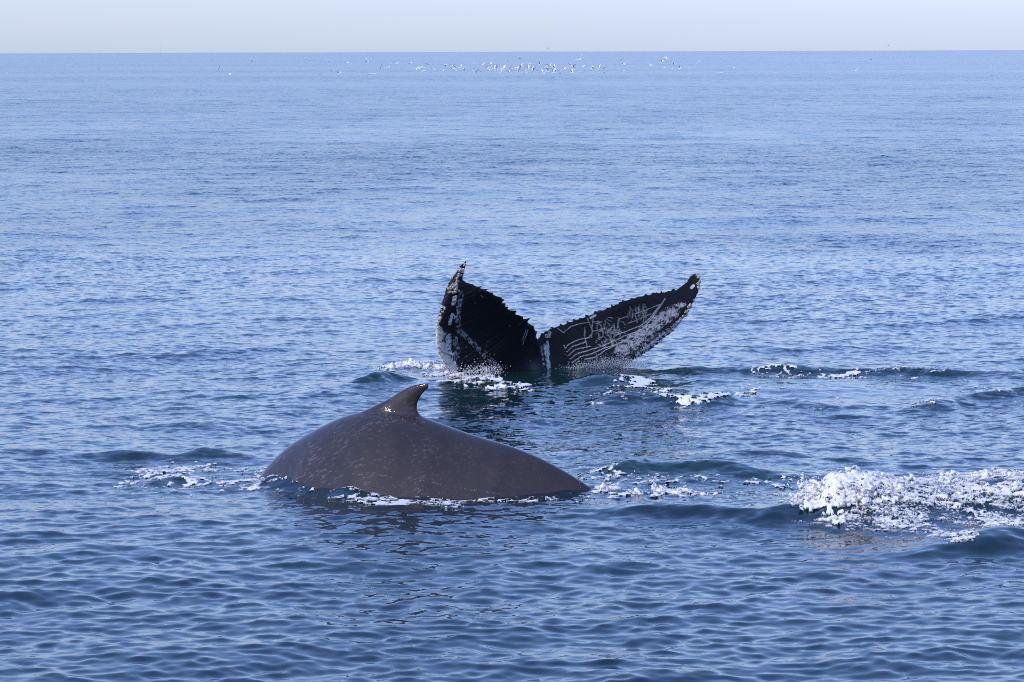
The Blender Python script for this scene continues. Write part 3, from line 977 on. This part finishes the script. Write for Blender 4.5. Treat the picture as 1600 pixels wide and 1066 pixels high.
# ------------------------------------------------------------------ the far whale: raised tail flukes
def fluke_whale():
    # matched points on trailing edge (upper) and leading edge (lower), photo pixels + forward distance
    pairs = [
        ((729, 407), 49.75, (729, 407), 49.75), ((727.5, 414), 49.75, (721, 415), 49.72), ((725.5, 424), 49.75, (713, 428), 49.70), ((723.5, 437), 49.80, (705, 442), 49.70),
        ((740, 445), 49.95, (697, 458), 49.70), ((763, 455), 50.15, (690, 478), 49.70), ((779, 465), 50.30, (685, 500), 49.72), ((790, 479), 50.42, (681.5, 525), 49.78),
        ((803, 488), 50.55, (684, 548), 49.85), ((816, 496), 50.68, (695, 572), 49.95), ((828, 505), 50.80, (714, 597), 50.1), ((836.5, 515), 50.9, (758, 628), 50.5),
        ((840, 529), 50.95, (845, 645), 50.9),
        ((849, 520), 50.95, (885, 628), 50.95), ((866, 511), 50.95, (925, 604), 51.0), ((890, 503), 51.0, (962, 580), 51.0), ((915, 494), 51.0, (990, 563), 51.05),
        ((945, 483), 51.05, (1018, 545), 51.1), ((975, 470), 51.1, (1036, 530), 51.15), ((1005, 462), 51.15, (1055, 513), 51.2), ((1031, 457), 51.2, (1070, 494), 51.22),
        ((1055, 452), 51.25, (1081, 476), 51.25), ((1068, 444), 51.28, (1090, 458), 51.28), ((1077, 435), 51.3, (1093.5, 444), 51.3), ((1083, 429), 51.3, (1091.5, 432), 51.3), ((1087, 428), 51.3, (1087.5, 428), 51.3)]
    T = np.array([(a[0], a[1], d) for a, d, _, _ in pairs]); Lq = np.array([(b[0], b[1], e) for _, _, b, e in pairs])
    k = np.arange(len(pairs), dtype=float)
    mid = (T + Lq) / 2
    seg = np.hypot(np.diff(T[:, 0]), np.diff(T[:, 1])) + np.hypot(np.diff(Lq[:, 0]), np.diff(Lq[:, 1])) + 2
    cu = np.concatenate([[0], np.cumsum(seg)]); cu /= cu[-1]
    xr = np.clip((mid[:, 0] - 845) / 245, 0, 1)
    T[:, 2] += 0.9 * xr - 0.22 * sstep(5, 90, np.hypot(*(T - Lq)[:, :2].T))
    Lq[:, 2] += 0.9 * xr
    U = np.linspace(0, 1, 600)
    def cv(A):
        return np.stack([interp(U, np.c_[cu, A[:, i]]) for i in range(3)], -1)
    Tq, Lc = cv(T), cv(Lq)
    # notch stays sharp; ragged trailing edge
    r = np.random.default_rng(5)
    ch = (Lc - Tq)[:, :2]; chl = np.hypot(ch[:, 0], ch[:, 1]) + 1e-6
    arc = np.concatenate([[0], np.cumsum(np.hypot(np.diff(Tq[:, 0]), np.diff(Tq[:, 1])))])
    knob = np.zeros(len(U))
    a = 6.0
    while a < arc[-1]:
        amp = r.choice([1.5, 3.0, 4.5, 6.5]) * r.uniform(0.7, 1.2); wd = r.uniform(1.8, 5.0)
        x = (arc - a) / wd
        knob += amp * np.where(x < 0, np.exp(-(x * 1.1) ** 2), np.exp(-(x * 1.9) ** 2))
        a += r.uniform(5, 15)
    uc = cu[12]
    knob *= sstep(8, 34, chl) * (0.78 + 0.22 * (U < uc)) * (1 - 0.7 * np.exp(-((U - uc) / 0.012) ** 2))
    knob += np.convolve(r.standard_normal(len(U)), [.25, .5, .25], 'same') * 0.3 * sstep(8, 34, chl)
    kn_off = -(ch / chl[:, None]) * (knob - 1.2 * sstep(8, 34, chl))[:, None]
    # small lumps along the leading edge
    larc = np.concatenate([[0], np.cumsum(np.hypot(np.diff(Lc[:, 0]), np.diff(Lc[:, 1])))])
    lump = 0.8 * np.sin(larc * 0.55) * np.sin(larc * 0.23 + 1) * sstep(8, 40, chl)
    Lc[:, :2] += (ch / chl[:, None]) * lump[:, None]
    nv = 120
    vv = 0.5 - 0.5 * np.cos(np.linspace(0, np.pi, nv)) * (0.55) ; vv = np.linspace(0, 1, nv) * 0.35 + 0.65 * (0.5 - 0.5 * np.cos(np.linspace(0, np.pi, nv)))
    nu = len(U)
    PX = Tq[:, None, :] * (1 - vv)[None, :, None] + Lc[:, None, :] * vv[None, :, None]      # authoring coordinates of the mid surface
    PX[..., :2] += kn_off[:, None, :] * ((1 - vv) ** 9)[None, :, None]
    def unproj(A):
        px, py, d = A[..., 0], A[..., 1], A[..., 2]
        vx = fwd.x * FPX + rgt2.x * (px - 800) + upv2.x * (533 - py)
        vy = fwd.y * FPX + rgt2.y * (px - 800) + upv2.y * (533 - py)
        vz = fwd.z * FPX + rgt2.z * (px - 800) + upv2.z * (533 - py)
        t = d / vy
        return np.stack([vx * t, d, CAM_H + vz * t], -1)
    Mid = unproj(PX)
    # cup the blade: the middle of each chord bows away from the viewer
    chord = np.linalg.norm(Mid[:, -1] - Mid[:, 0], axis=1)
    bow = np.sin(np.pi * vv)[None, :] * chord[:, None] * 0.07
    Mid[..., 1] += bow
    du = np.gradient(Mid, axis=0); dv = np.gradient(Mid, axis=1)
    nrm = np.cross(du, dv); nrm /= np.linalg.norm(nrm, axis=-1, keepdims=True) + 1e-9
    # average over neighbours so ragged edges do not twist the offset
    for _ in range(3):
        nrm[1:-1] = (nrm[:-2] + nrm[1:-1] * 2 + nrm[2:]) / 4
    sgn = np.sign(np.mean(nrm[..., 1])); nrm *= -sgn                                        # towards the viewer (-y)
    edge = np.minimum(U, 1 - U) / 0.10
    tmax = 0.035 + 0.075 * sstep(0, 1, edge)
    h = tmax[:, None] * (0.10 + 0.9 * vv[None, :] ** 0.8) * np.sqrt(np.clip(1 - vv[None, :] ** 6, 0, 1)) * np.sqrt(np.clip(vv[None, :] * 12, 0, 1))
    h = np.minimum(h, chord[:, None] * 0.22)
    xc = P(846, 560, 50.95).x
    h += 0.20 * np.exp(-((Mid[..., 0] - xc) / 0.24) ** 2) * sstep(0.15, 0.9, vv)[None, :] * np.sqrt(np.clip(1 - vv[None, :] ** 8, 0, 1))
    A = Mid + nrm * h[..., None]; B = Mid - nrm * h[..., None]
    V = np.concatenate([A.reshape(-1, 3), B.reshape(-1, 3)])
    F1 = grid_faces(nu, nv); F2 = grid_faces(nu, nv)[:, ::-1] + nu * nv
    iA = np.arange(nu * nv).reshape(nu, nv); iB = iA + nu * nv
    def strip(a, b): return np.stack([a[:-1], b[:-1], b[1:], a[1:]], -1)
    F = np.concatenate([F1, F2, strip(iA[:, 0], iB[:, 0]), strip(iB[:, -1], iA[:, -1]), strip(iB[0], iA[0]), strip(iA[-1], iB[-1])])
    # white marks, drawn on the ventral skin
    mk = np.zeros((nu, nv))
    px, py = PX[..., 0], PX[..., 1]
    Z2 = lambda pts: [(830 + a / 5.329, 410 + b / 5.329) for a, b in pts]
    Z1 = lambda pts: [(660 + a / 4.845, 390 + b / 4.845) for a, b in pts]
    def line(pts, w, val=1.0, brk=0.25):
        nonlocal mk
        w0 = np.array(pts)
        lo, hi = w0.min(0) - 3, w0.max(0) + 3
        m = (px > lo[0]) & (px < hi[0]) & (py > lo[1]) & (py < hi[1])
        if not m.any(): return
        d, _, s, tot = seg_dist(px[m], py[m], w0)
        fade = 0.68 + 0.32 * np.clip(0.5 + 0.8 * tile(NT[3], px[m] * 0.03 + w0[0, 0], py[m] * 0.03), 0, 1)
        wob = 1 + brk * np.sin(s * 1.7 + w0[0, 0]) * np.sin(s * 0.63 + w0[0, 1])
        q = val * fade * (1 - sstep(w * 0.4, w * 1.35, d / wob))
        mk[m] = np.maximum(mk[m], q)
    for pts in [[(262, 690), (270, 715), (300, 682), (380, 645), (470, 628), (492, 600)], [(280, 745), (330, 702), (440, 665)], [(290, 780), (350, 727), (480, 702)],
                [(310, 805), (370, 760), (470, 735), (560, 708), (650, 672), (760, 620), (850, 590), (930, 548)], [(325, 835), (400, 787), (500, 762), (600, 720), (700, 690), (800, 640), (900, 572), (980, 480), (1050, 380), (1105, 300)],
                [(435, 810), (520, 795), (600, 742), (700, 690)], [(690, 610), (800, 570), (900, 530), (980, 460), (1060, 350)], [(355, 848), (385, 822)], [(545, 690), (600, 715)]]:
        line(Z2(pts), 0.62, 0.95)
    for pts in [[(220, 550), (260, 586), (330, 530), (400, 510), (480, 495)], [(720, 472), (790, 448)], [(860, 425), (960, 390), (1050, 352)], [(790, 510), (850, 490), (980, 430)], [(500, 575), (560, 560), (620, 545)],
                [(465, 470), (500, 560), (490, 630)], [(440, 540), (434, 620), (452, 700)], [(510, 470), (495, 560)], [(500, 490), (560, 495)]]:
        line(Z2(pts), 0.5, 0.8)
    for i in range(46):
        cx, cy = r.uniform(550, 735), r.uniform(450, 660)
        pts = [(cx, cy)]
        an = r.normal(1.45, 0.5)
        for _ in range(3):
            an += r.normal(0, 0.45); l = r.uniform(12, 34)
            pts.append((pts[-1][0] + l * math.cos(an), pts[-1][1] + l * math.sin(an)))
        line(Z2(pts), r.uniform(0.3, 0.6), r.uniform(0.35, 0.85))
    for i in range(26):
        cx, cy = r.uniform(790, 950), r.uniform(290, 430); l = r.uniform(30, 95)
        if cy < 470 - (cx - 600) * 0.52: cy += 60
        line(Z2([(cx, cy), (cx + r.normal(0, 6), cy + l * .5), (cx + r.normal(0, 8), cy + l)]), r.uniform(0.28, 0.5), r.uniform(0.3, 0.7))
    # mottled white fields
    n1 = tile(NT[0], px * 0.05, py * 0.05); n2 = tile(NT[1], px * 0.05 + 4, py * 0.05); nf = tile(NTF, px * 0.06, py * 0.035)
    def field(pts, w, gain, grain=0.5, lo=0.45, mx=1.0):
        nonlocal mk
        d, _, s, tot = seg_dist(px, py, np.array(pts))
        fm = np.clip(1.3 - d / w, 0, 1)
        q = np.minimum(fm * 1.2, 1) * gain + grain * (0.28 * n1 + 0.22 * nf) * np.clip(fm * 2, 0, 1)
        mk = np.maximum(mk, sstep(lo, lo + 0.45, q) * (0.8 + 0.15 * np.clip(n2, -1, 1)) * mx)
    field(Z2([(1160, 420), (1060, 480), (960, 570), (860, 650), (740, 735)]), 13, 0.84, 1.0, mx=0.8)
    field(Z2([(1260, 470), (1180, 540), (1080, 620), (980, 700), (880, 770)]), 5, 0.8, 1.0)
    field(Z2([(1000, 620), (900, 680), (820, 720)]), 13, 0.5, 1.0, mx=0.6)
    field(Z2([(1330, 215), (1345, 200)]), 3, 1.1, 0.2)
    field(Z2([(1250, 360), (1180, 380)]), 6, 0.6, 1.0)
    field(Z2([(1200, 228), (1290, 160)]), 1.8, 1.0, 0.3)  # light catching the trailing edge by the tip, painted in white
    field(Z2([(490, 462), (530, 440)]), 2.2, 1.0, 0.4)
    field(Z2([(105, 690), (112, 760), (118, 870)]), 3.4, 1.0, 0.9)
    field(Z2([(128, 660), (130, 760)]), 2.2, 1.0, 0.7)
    field(Z2([(75, 700), (85, 880)]), 2.0, 0.6, 1.0)
    for c in [(122, 612, 9), (143, 612, 9), (152, 585, 8)]:
        pts = [(c[0] + c[2] * math.cos(t), c[1] + c[2] * 1.4 * math.sin(t)) for t in np.linspace(0, 2 * np.pi, 9)]
        line(Z2(pts), 0.6, 0.9)
    field(Z1([(100, 610), (120, 740), (170, 840), (215, 900)]), 9, 1.15, 0.35)
    field(Z1([(160, 650), (175, 760), (205, 850)]), 8, 0.8, 0.9)
    field(Z1([(225, 660), (235, 740), (250, 800)]), 6, 0.6, 0.95, mx=0.5)
    field(Z1([(280, 330), (245, 480), (255, 600), (330, 670), (420, 760), (450, 800)]), 5.0, 0.62, 1.0, mx=0.6)
    field(Z1([(480, 820), (560, 890)]), 6, 0.6, 1.0, mx=0.5)
    field(Z1([(185, 550), (205, 480)]), 3, 1.0, 0.5)
    field(Z1([(105, 560), (150, 430)]), 3.5, 0.8, 0.9)
    field(Z1([(215, 400), (230, 350)]), 4, 0.8, 0.9)
    for pts in [[(130, 690), (165, 640), (185, 590)], [(135, 770), (215, 815)], [(120, 700), (150, 690)]]:
        w0 = np.array(Z1(pts)); d, _, _, _ = seg_dist(px, py, w0)
        mk *= sstep(0.3, 1.0, d)
    for pts in [[(745, 684), (775, 620), (780, 600)], [(752, 712), (795, 605)], [(295, 975), (350, 905)], [(240, 930), (268, 905)], [(290, 890), (305, 865)], [(440, 340), (455, 355)]]:
        line(Z1(pts), 0.4, 0.75)
    for i in range(60):
        cx, cy = r.uniform(690, 835), r.uniform(445, 590)
        if i < 45: cx, cy = r.uniform(700, 770), r.uniform(530, 590)
        d = np.hypot(px - cx, py - cy); rr = r.uniform(0.3, 0.75)
        mk = np.maximum(mk, (1 - sstep(rr * .6, rr * 1.3, d)) * r.uniform(.3, .8))
    for i in range(30):
        cx, cy = r.uniform(850, 1085), r.uniform(450, 570)
        d = np.hypot(px - cx, py - cy); rr = r.uniform(0.3, 0.6)
        mk = np.maximum(mk, (1 - sstep(rr * .6, rr * 1.3, d)) * r.uniform(.3, .7))
    # ragged white bits on the trailing-edge knobs
    mk = np.maximum(mk, (vv[None, :] < 0.02) * np.clip(nf - 1.2, 0, 1) * 0.7)
    # grey keel of the tail stock
    mk = np.maximum(mk, 0.10 * np.exp(-(((px - 832) / 8) ** 2 + ((py - 574) / 9) ** 2)))
    dorsal = np.zeros_like(mk)
    wrap = (vv[None, :] > 0.93) * mk
    base = Vector((xc, 50.9, 0))
    V = V - np.array(base)
    me = mesh_from('whale', V, F)
    fattr(me, 'white_mark', np.concatenate([mk.ravel(), (wrap + dorsal).ravel()]))
    o = link('whale', me, MAT_FLUKE)
    o.location = base
    tag(o, 'diving whale showing raised black tail flukes with white scars and ragged edge', 'whale')

    # barnacles: little ringed cones on both tips and down the left leading edge
    def barnacles(spec, label):
        Vs, Fs = [], []
        off = 0
        for (u0, u1, v0, v1, n, s0, s1) in spec:
            cen = [(r.uniform(u0, u1), r.uniform(v0, v1)) for _ in range(max(3, n // 9))]
            for _ in range(n):
                cc = cen[r.integers(len(cen))]
                uu = np.clip(cc[0] + r.normal(0, 0.12) * (u1 - u0), max(0.003, u0 - .01), min(.997, u1 + .01)); v_ = cc[1] + r.normal(0, 0.12) * (v1 - v0) - (0.0 if v0 < .9 else 0.0)
                i = int(uu * (nu - 1)); j = int(np.clip(v_, 0, 1) * (nv - 1))
                side = A if r.random() < 0.8 else B
                c = side[i, j] - np.array(base); nn = nrm[i, j] * (1 if side is A else -1)
                if j > nv * 0.9:
                    out = (Mid[i, -1] - Mid[i, 0]); out = out / (np.linalg.norm(out) + 1e-9)
                    nn = nn * 0.6 + out * 0.8; nn /= np.linalg.norm(nn)
                s = r.uniform(s0, s1)
                t1 = np.cross(nn, [0.3, 0.2, 1.0]); t1 /= np.linalg.norm(t1); t2 = np.cross(nn, t1)
                rings = [(1.0, -0.2), (0.85, 0.45), (0.55, 0.75), (0.36, 0.70), (0.25, 0.35)]
                m = 8
                ring = []
                for rad, hh in rings:
                    for a in range(m):
                        an = 2 * np.pi * a / m
                        ring.append(c + s * rad * r.uniform(0.9, 1.1) * (math.cos(an) * t1 + math.sin(an) * t2) + nn * s * hh)
                Vs += ring
                for q in range(len(rings) - 1):
                    for a in range(m):
                        b2 = (a + 1) % m
                        Fs.append([off + q * m + a, off + q * m + b2, off + (q + 1) * m + b2, off + (q + 1) * m + a])
                Fs.append([off + (len(rings) - 1) * m + a for a in range(m)])
                off += len(ring)
        bme = mesh_from('barnacle_cluster', Vs, Fs)
        bo = link('barnacle_cluster', bme, MAT_BARN, o)
        tag(bo, label, None, None, 'stuff')
    cu_l = cu
    barnacles([(0.006, cu_l[4], 0.0, 1.0, 42, 0.010, 0.026), (cu_l[2], cu_l[5], 0.5, 1.0, 50, 0.012, 0.030), (cu_l[5], cu_l[9], 0.96, 1.0, 30, 0.007, 0.016), (cu_l[4], cu_l[6], 0.65, 0.85, 14, 0.012, 0.024)],
              'pale barnacles crusting the pointed left fluke tip')
    barnacles([(cu_l[19], cu_l[24], 0.7, 1.0, 55, 0.012, 0.030), (cu_l[16], cu_l[20], 0.96, 1.0, 18, 0.010, 0.02), (cu_l[20], cu_l[25], 0.0, 0.05, 14, 0.008, 0.014)],
              'pale barnacles crusting the rounded right fluke tip')
    return o

fluke_whale()

# ------------------------------------------------------------------ gulls far off
def gull_mesh(name, up, tip, fold=False, twist=0.0):
    """one gull heading +X; up/tip are the dihedral angles of inner and outer wing"""
    V, F, Mi = [], [], []
    st = [(-0.30, .012, .03), (-0.22, .035, .03), (-0.10, .065, .02), (0.04, .075, .0), (0.15, .055, .01), (0.21, .038, .035), (0.25, .042, .045), (0.29, .03, .045), (0.31, .012, .04)]
    m = 8
    for x, r0, z in st:
        for a in range(m):
            an = 2 * math.pi * a / m
            V.append((x, r0 * math.cos(an), z + r0 * 0.9 * math.sin(an)))
    for i in range(len(st) - 1):
        for a in range(m):
            b2 = (a + 1) % m
            F.append([i * m + a, i * m + b2, (i + 1) * m + b2, (i + 1) * m + a]); Mi.append(0)
    F.append(list(range(m))[::-1]); Mi.append(0); F.append([(len(st) - 1) * m + a for a in range(m)]); Mi.append(0)
    # bill
    o = len(V)
    V += [(0.30, .012, .045), (0.30, -.012, .045), (0.30, 0, .028), (0.365, 0, .03)]
    F += [[o, o + 3, o + 1], [o + 1, o + 3, o + 2], [o + 2, o + 3, o]]; Mi += [3, 3, 3]
    # tail fan
    o = len(V)
    V += [(-.26, .02, .035), (-.26, -.02, .035), (-.42, .075, .03), (-.42, -.075, .03), (-.26, .02, .025), (-.26, -.02, .025), (-.42, .075, .024), (-.42, -.075, .024)]
    F += [[o, o + 2, o + 3, o + 1], [o + 4, o + 5, o + 7, o + 6], [o + 2, o + 6, o + 7, o + 3], [o, o + 4, o + 6, o + 2], [o + 1, o + 3, o + 7, o + 5]]; Mi += [0] * 5
    for s in (1, -1):
        if fold:
            sec = [(.10, .05, .05, .10, .05), (-.10, .075, .05, .10, .04), (-.28, .05, .055, .06, .025), (-.44, .015, .06, .02, .012)]
            o = len(V)
            for x, yy, z, hgt_, th in sec:
                V += [(x, s * yy, z + hgt_ * .4), (x, s * (yy + th * .5), z), (x, s * yy * .8, z - hgt_ * .4), (x, s * yy * .6, z)]
            for i in range(3):
                for a in range(4):
                    b2 = (a + 1) % 4
                    q = [o + i * 4 + a, o + i * 4 + b2, o + i * 4 + 4 + b2, o + i * 4 + 4 + a]
                    F.append(q if s > 0 else q[::-1]); Mi.append(2 if i == 2 else 0)
            continue
        y, z = 0.045, 0.04
        sec = [(0.0, .115, -.085, .018)]
        segs = [(0.16, up, .13, -.06, .016), (0.17, up * .9, .13, -.05, .013), (0.17, tip, .07, -.07, .010), (0.14, tip, .0, -.085, .007), (0.10, tip, -.085, -.115, .003)]
        pts = [(y, z, .115, -.085, .018)]
        for l, an, lf, tr, th in segs:
            y += l * math.cos(an + twist * s); z += l * math.sin(an + twist * s)
            pts.append((y, z, lf, tr, th))
        o = len(V)
        for yy, zz, lf, tr, th in pts:
            V += [(lf, s * yy, zz), (lf * .5 + tr * .5, s * yy, zz + th), (tr, s * yy, zz), (lf * .5 + tr * .5, s * yy, zz - th * .5)]
        for i in range(len(pts) - 1):
            for a in range(4):
                b2 = (a + 1) % 4
                q = [o + i * 4 + a, o + i * 4 + b2, o + i * 4 + 4 + b2, o + i * 4 + 4 + a]
                F.append(q if s > 0 else q[::-1])
                Mi.append(2 if i >= 4 else (1 if a in (0, 1) else 0))
        F.append([o + (len(pts) - 1) * 4 + a for a in range(4)]); Mi.append(2)
    me = mesh_from(name, V, F)
    for mt in (MAT_GULL_W, MAT_GULL_G, MAT_GULL_B, MAT_GULL_Y): me.materials.append(mt)
    me.polygons.foreach_set('material_index', np.array(Mi, np.int32))
    bm = bmesh.new(); bm.from_mesh(me); bmesh.ops.recalc_face_normals(bm, faces=bm.faces)
    for f in bm.faces: f.smooth = False
    bm.to_mesh(me); bm.free()
    return me

GULLS = [gull_mesh('gull', 0.75, 0.35), gull_mesh('gull', 0.25, -0.15), gull_mesh('gull', -0.1, -0.5), gull_mesh('gull', 1.05, 1.0), gull_mesh('gull', 0, 0, True)]
# a darker bird for the few that show dark against the sky
dark = GULLS[1].copy(); dark.materials.clear()
MAT_DARK = plain('dark_brown_feathers', (0.07, 0.06, 0.055), 0.8, 0.1, 8)
for mt in (MAT_DARK, MAT_DARK, MAT_GULL_B, MAT_GULL_B): dark.materials.append(mt)
GULLS.append(dark)

def zc(ox, oy, sc, pts): return [(ox + p[0] / sc, oy + p[1] / sc) + tuple(p[2:]) for p in pts]
B_ = []
B_ += zc(700, 85, 11.43, [(100, 205, 2), (75, 272), (110, 255), (150, 295, 4), (225, 235, 3), (285, 285), (465, 245), (485, 165, 1), (452, 295, 4), (500, 320, 3), (587, 312, 4), (615, 190, 0), (755, 190, 0), (805, 188, 2),
    (770, 235), (725, 240), (710, 262), (755, 270), (820, 265), (862, 262, 3), (770, 315, 4), (848, 305, 3), (840, 345, 4), (905, 285, 0), (930, 280, 1), (940, 325, 3), (985, 268, 3), (1012, 240), (1045, 215), (1070, 120, 1),
    (1100, 265, 3), (1085, 320, 0), (1127, 310, 4), (1160, 255, 4), (1212, 275, 4), (1230, 245), (1245, 290, 3), (1258, 315, 3), (1278, 270, 3), (1310, 220, 0), (1285, 80, 5), (1350, 280, 3), (1330, 340, 4), (1385, 300, 4),
    (1430, 268), (1415, 325, 4), (1460, 168, 1), (1505, 255), (1515, 290, 0), (1545, 255), (1575, 292, 4), (1497, 332, 4)])
B_ += zc(830, 85, 11.43, [(155, 182, 0), (235, 250), (330, 210, 0), (300, 250, 2), (350, 250), (380, 232, 2), (410, 240, 0), (450, 255, 4), (180, 285), (185, 320, 0), (215, 290, 4), (228, 345, 3), (265, 285, 3), (260, 310), (300, 318, 0),
    (145, 325, 4), (375, 290, 3), (400, 335, 3), (430, 298), (450, 295), (498, 295, 4), (515, 342, 4), (540, 300, 4), (595, 278, 0), (645, 235, 4), (680, 178, 1), (750, 235, 0), (790, 225, 1), (780, 275, 4), (725, 335, 3), (870, 320, 4),
    (865, 255, 4), (955, 207, 2), (1070, 285, 4), (1100, 255), (1158, 300, 4), (1188, 298, 4), (1215, 250), (1262, 300, 4), (1285, 325, 4), (1290, 250), (1335, 257, 4)])
B_flock = B_
B_left = zc(400, 70, 4, [(690, 105), (708, 105), (775, 148), (875, 120), (965, 112), (1000, 154), (1022, 150), (1035, 148), (1054, 162), (1087, 132), (1108, 150), (1167, 162), (1187, 125)])
B_right = zc(800, 70, 4, [(678, 97), (697, 127), (700, 165, 4), (732, 145, 4), (830, 148, 4), (868, 130, 1), (915, 147, 4), (925, 145), (952, 145, 4), (938, 110), (958, 80), (1005, 150, 4), (1008, 122, 1), (1048, 150), (1112, 145, 4), (1162, 148, 4), (1372, 148, 4), (1388, 146, 4)])
B_single = [
    (11, 115, 4, 'small white gull low over the water at the far left edge'),
    (115, 109.5, 2, 'white gull with arched wings, second bird from the left over the water'),
    (154.5, 108.2, 5, 'small dark bird low over the water right of the leftmost arched gull'),
    (341, 109.5, 3, 'white gull with one raised wing, fourth bird from the left over the water'),
    (359.5, 115.5, 2, 'low white gull just right of the fourth bird from the left'),
    (393, 95, 1, 'tiny pale gull far off, left of a second tiny gull near the horizon'),
    (483, 94.5, 1, 'tiny pale gull close under the horizon left of the flock'),
    (513, 96, 1, 'tiny pale gull under the horizon between two other tiny gulls'),
    (544.5, 98.8, 1, 'upper white gull of a close pair left of the flock'),
    (545, 105.2, 1, 'lower white gull of a close pair left of the flock'),
    (503, 115.5, 2, 'white gull low on the water, leftmost of a row of three'),
    (521, 113, 1, 'white gull gliding in the middle of a row of three left of the flock'),
    (530, 115, 0, 'white gull with spread wings at the right of a row of three'),
    (581.5, 115.5, 2, 'lone white gull low on the water right of the row of three'),
    (609, 104.8, 0, 'white gull banking with tilted wings between the row of three and the flock'),
    (907, 93, 0, 'large white gull banking on tilted wings above the right part of the flock'),
    (1084, 95, 0, 'bright white gull flying just left of a slanting gull, right of the flock'),
    (1092.5, 97, 1, 'white gull with slanting wings just right of a bright gull, right of the flock'),
    (1127.5, 113.8, 2, 'white gull with drooping wings low over the water right of the flock'),
    (1307, 98, 1, 'white gull gliding high over the water at the far right'),
    (1337, 110.8, 0, 'small white gull low over the water at the far right'),
    (1361, 93, 5, 'tiny dark bird over the distant water at the far right'),
    (856.5, 75.5, 5, 'tiny dark bird in the sky just above the horizon over the flock'),
    (1388, 71, 5, 'tiny dark bird in the sky above the horizon at the right'),
]
def put_gull(b, label, group):
    px, py = b[0], b[1]
    kind = b[2] if len(b) > 2 and isinstance(b[2], int) else random.choice([0, 0, 1, 2, 3])
    hor = 80.5 - (px - 800) * 0.0031
    dmax = (CAM_H - 0.05) * FPX / max(4.0, py - hor)
    d = min(random.uniform(600, 720), dmax)
    if kind == 4: d = min(max(dmax, 640), 1000)
    p = P(px, py, d)
    o = bpy.data.objects.new('gull', GULLS[kind])
    COL.objects.link(o)
    o.location = p
    if kind == 4: o.location.z = max(p.z, 0.04)
    yaw = random.uniform(-0.6, 0.6) + random.choice([0, math.pi, math.pi / 2, -math.pi / 2])
    roll = 0 if kind == 4 else random.uniform(-0.25, 0.25)
    if 'tilted' in label or 'slanting' in label: roll, yaw = -0.7, math.pi / 2
    o.rotation_euler = (roll, random.uniform(-0.25, 0.1) if kind != 4 else 0, yaw)
    s = random.uniform(1.1, 1.5) if kind != 5 else 0.65
    if 'large' in label: s = 2.0
    o.scale = (s, s, s)
    tag(o, label, 'gull' if kind != 5 else 'bird', group)
for b in B_flock: put_gull(b, 'white gull in the dense feeding flock low over the distant water', 'gulls in the dense feeding flock')
for b in B_left: put_gull(b, 'small white gull in the thin scatter at the left end of the flock', 'gulls scattered left of the flock')
for b in B_right: put_gull(b, 'small white gull in the thin line trailing right from the flock', 'gulls trailing right of the flock')
for b in B_single: put_gull(b, b[3], 'lone birds over the distant water')

# ------------------------------------------------------------------ faint mast on the horizon
def mast():
    d = 9000.0
    p = P(250, 84, d)
    H = 27.0
    root = bpy.data.objects.new('distant_mast', None)
    COL.objects.link(root)
    root.location = (p.x, d, 0)
    tag(root, 'thin pale grey mast standing on the horizon at the left', 'mast')
    bm = bmesh.new()
    bmesh.ops.create_cone(bm, cap_ends=True, segments=10, radius1=0.75, radius2=0.45, depth=H, matrix=Matrix.Translation((0, 0, H / 2)))
    me = bpy.data.meshes.new('pole'); bm.to_mesh(me); bm.free()
    link('pole', me, MAT_MAST, root)
    bm = bmesh.new()
    bmesh.ops.create_cone(bm, cap_ends=True, segments=10, radius1=1.1, radius2=1.0, depth=2.6, matrix=Matrix.Translation((0, 0, H - 3.0)))
    me = bpy.data.meshes.new('lantern'); bm.to_mesh(me); bm.free()
    link('lantern', me, MAT_MAST, root)
mast()
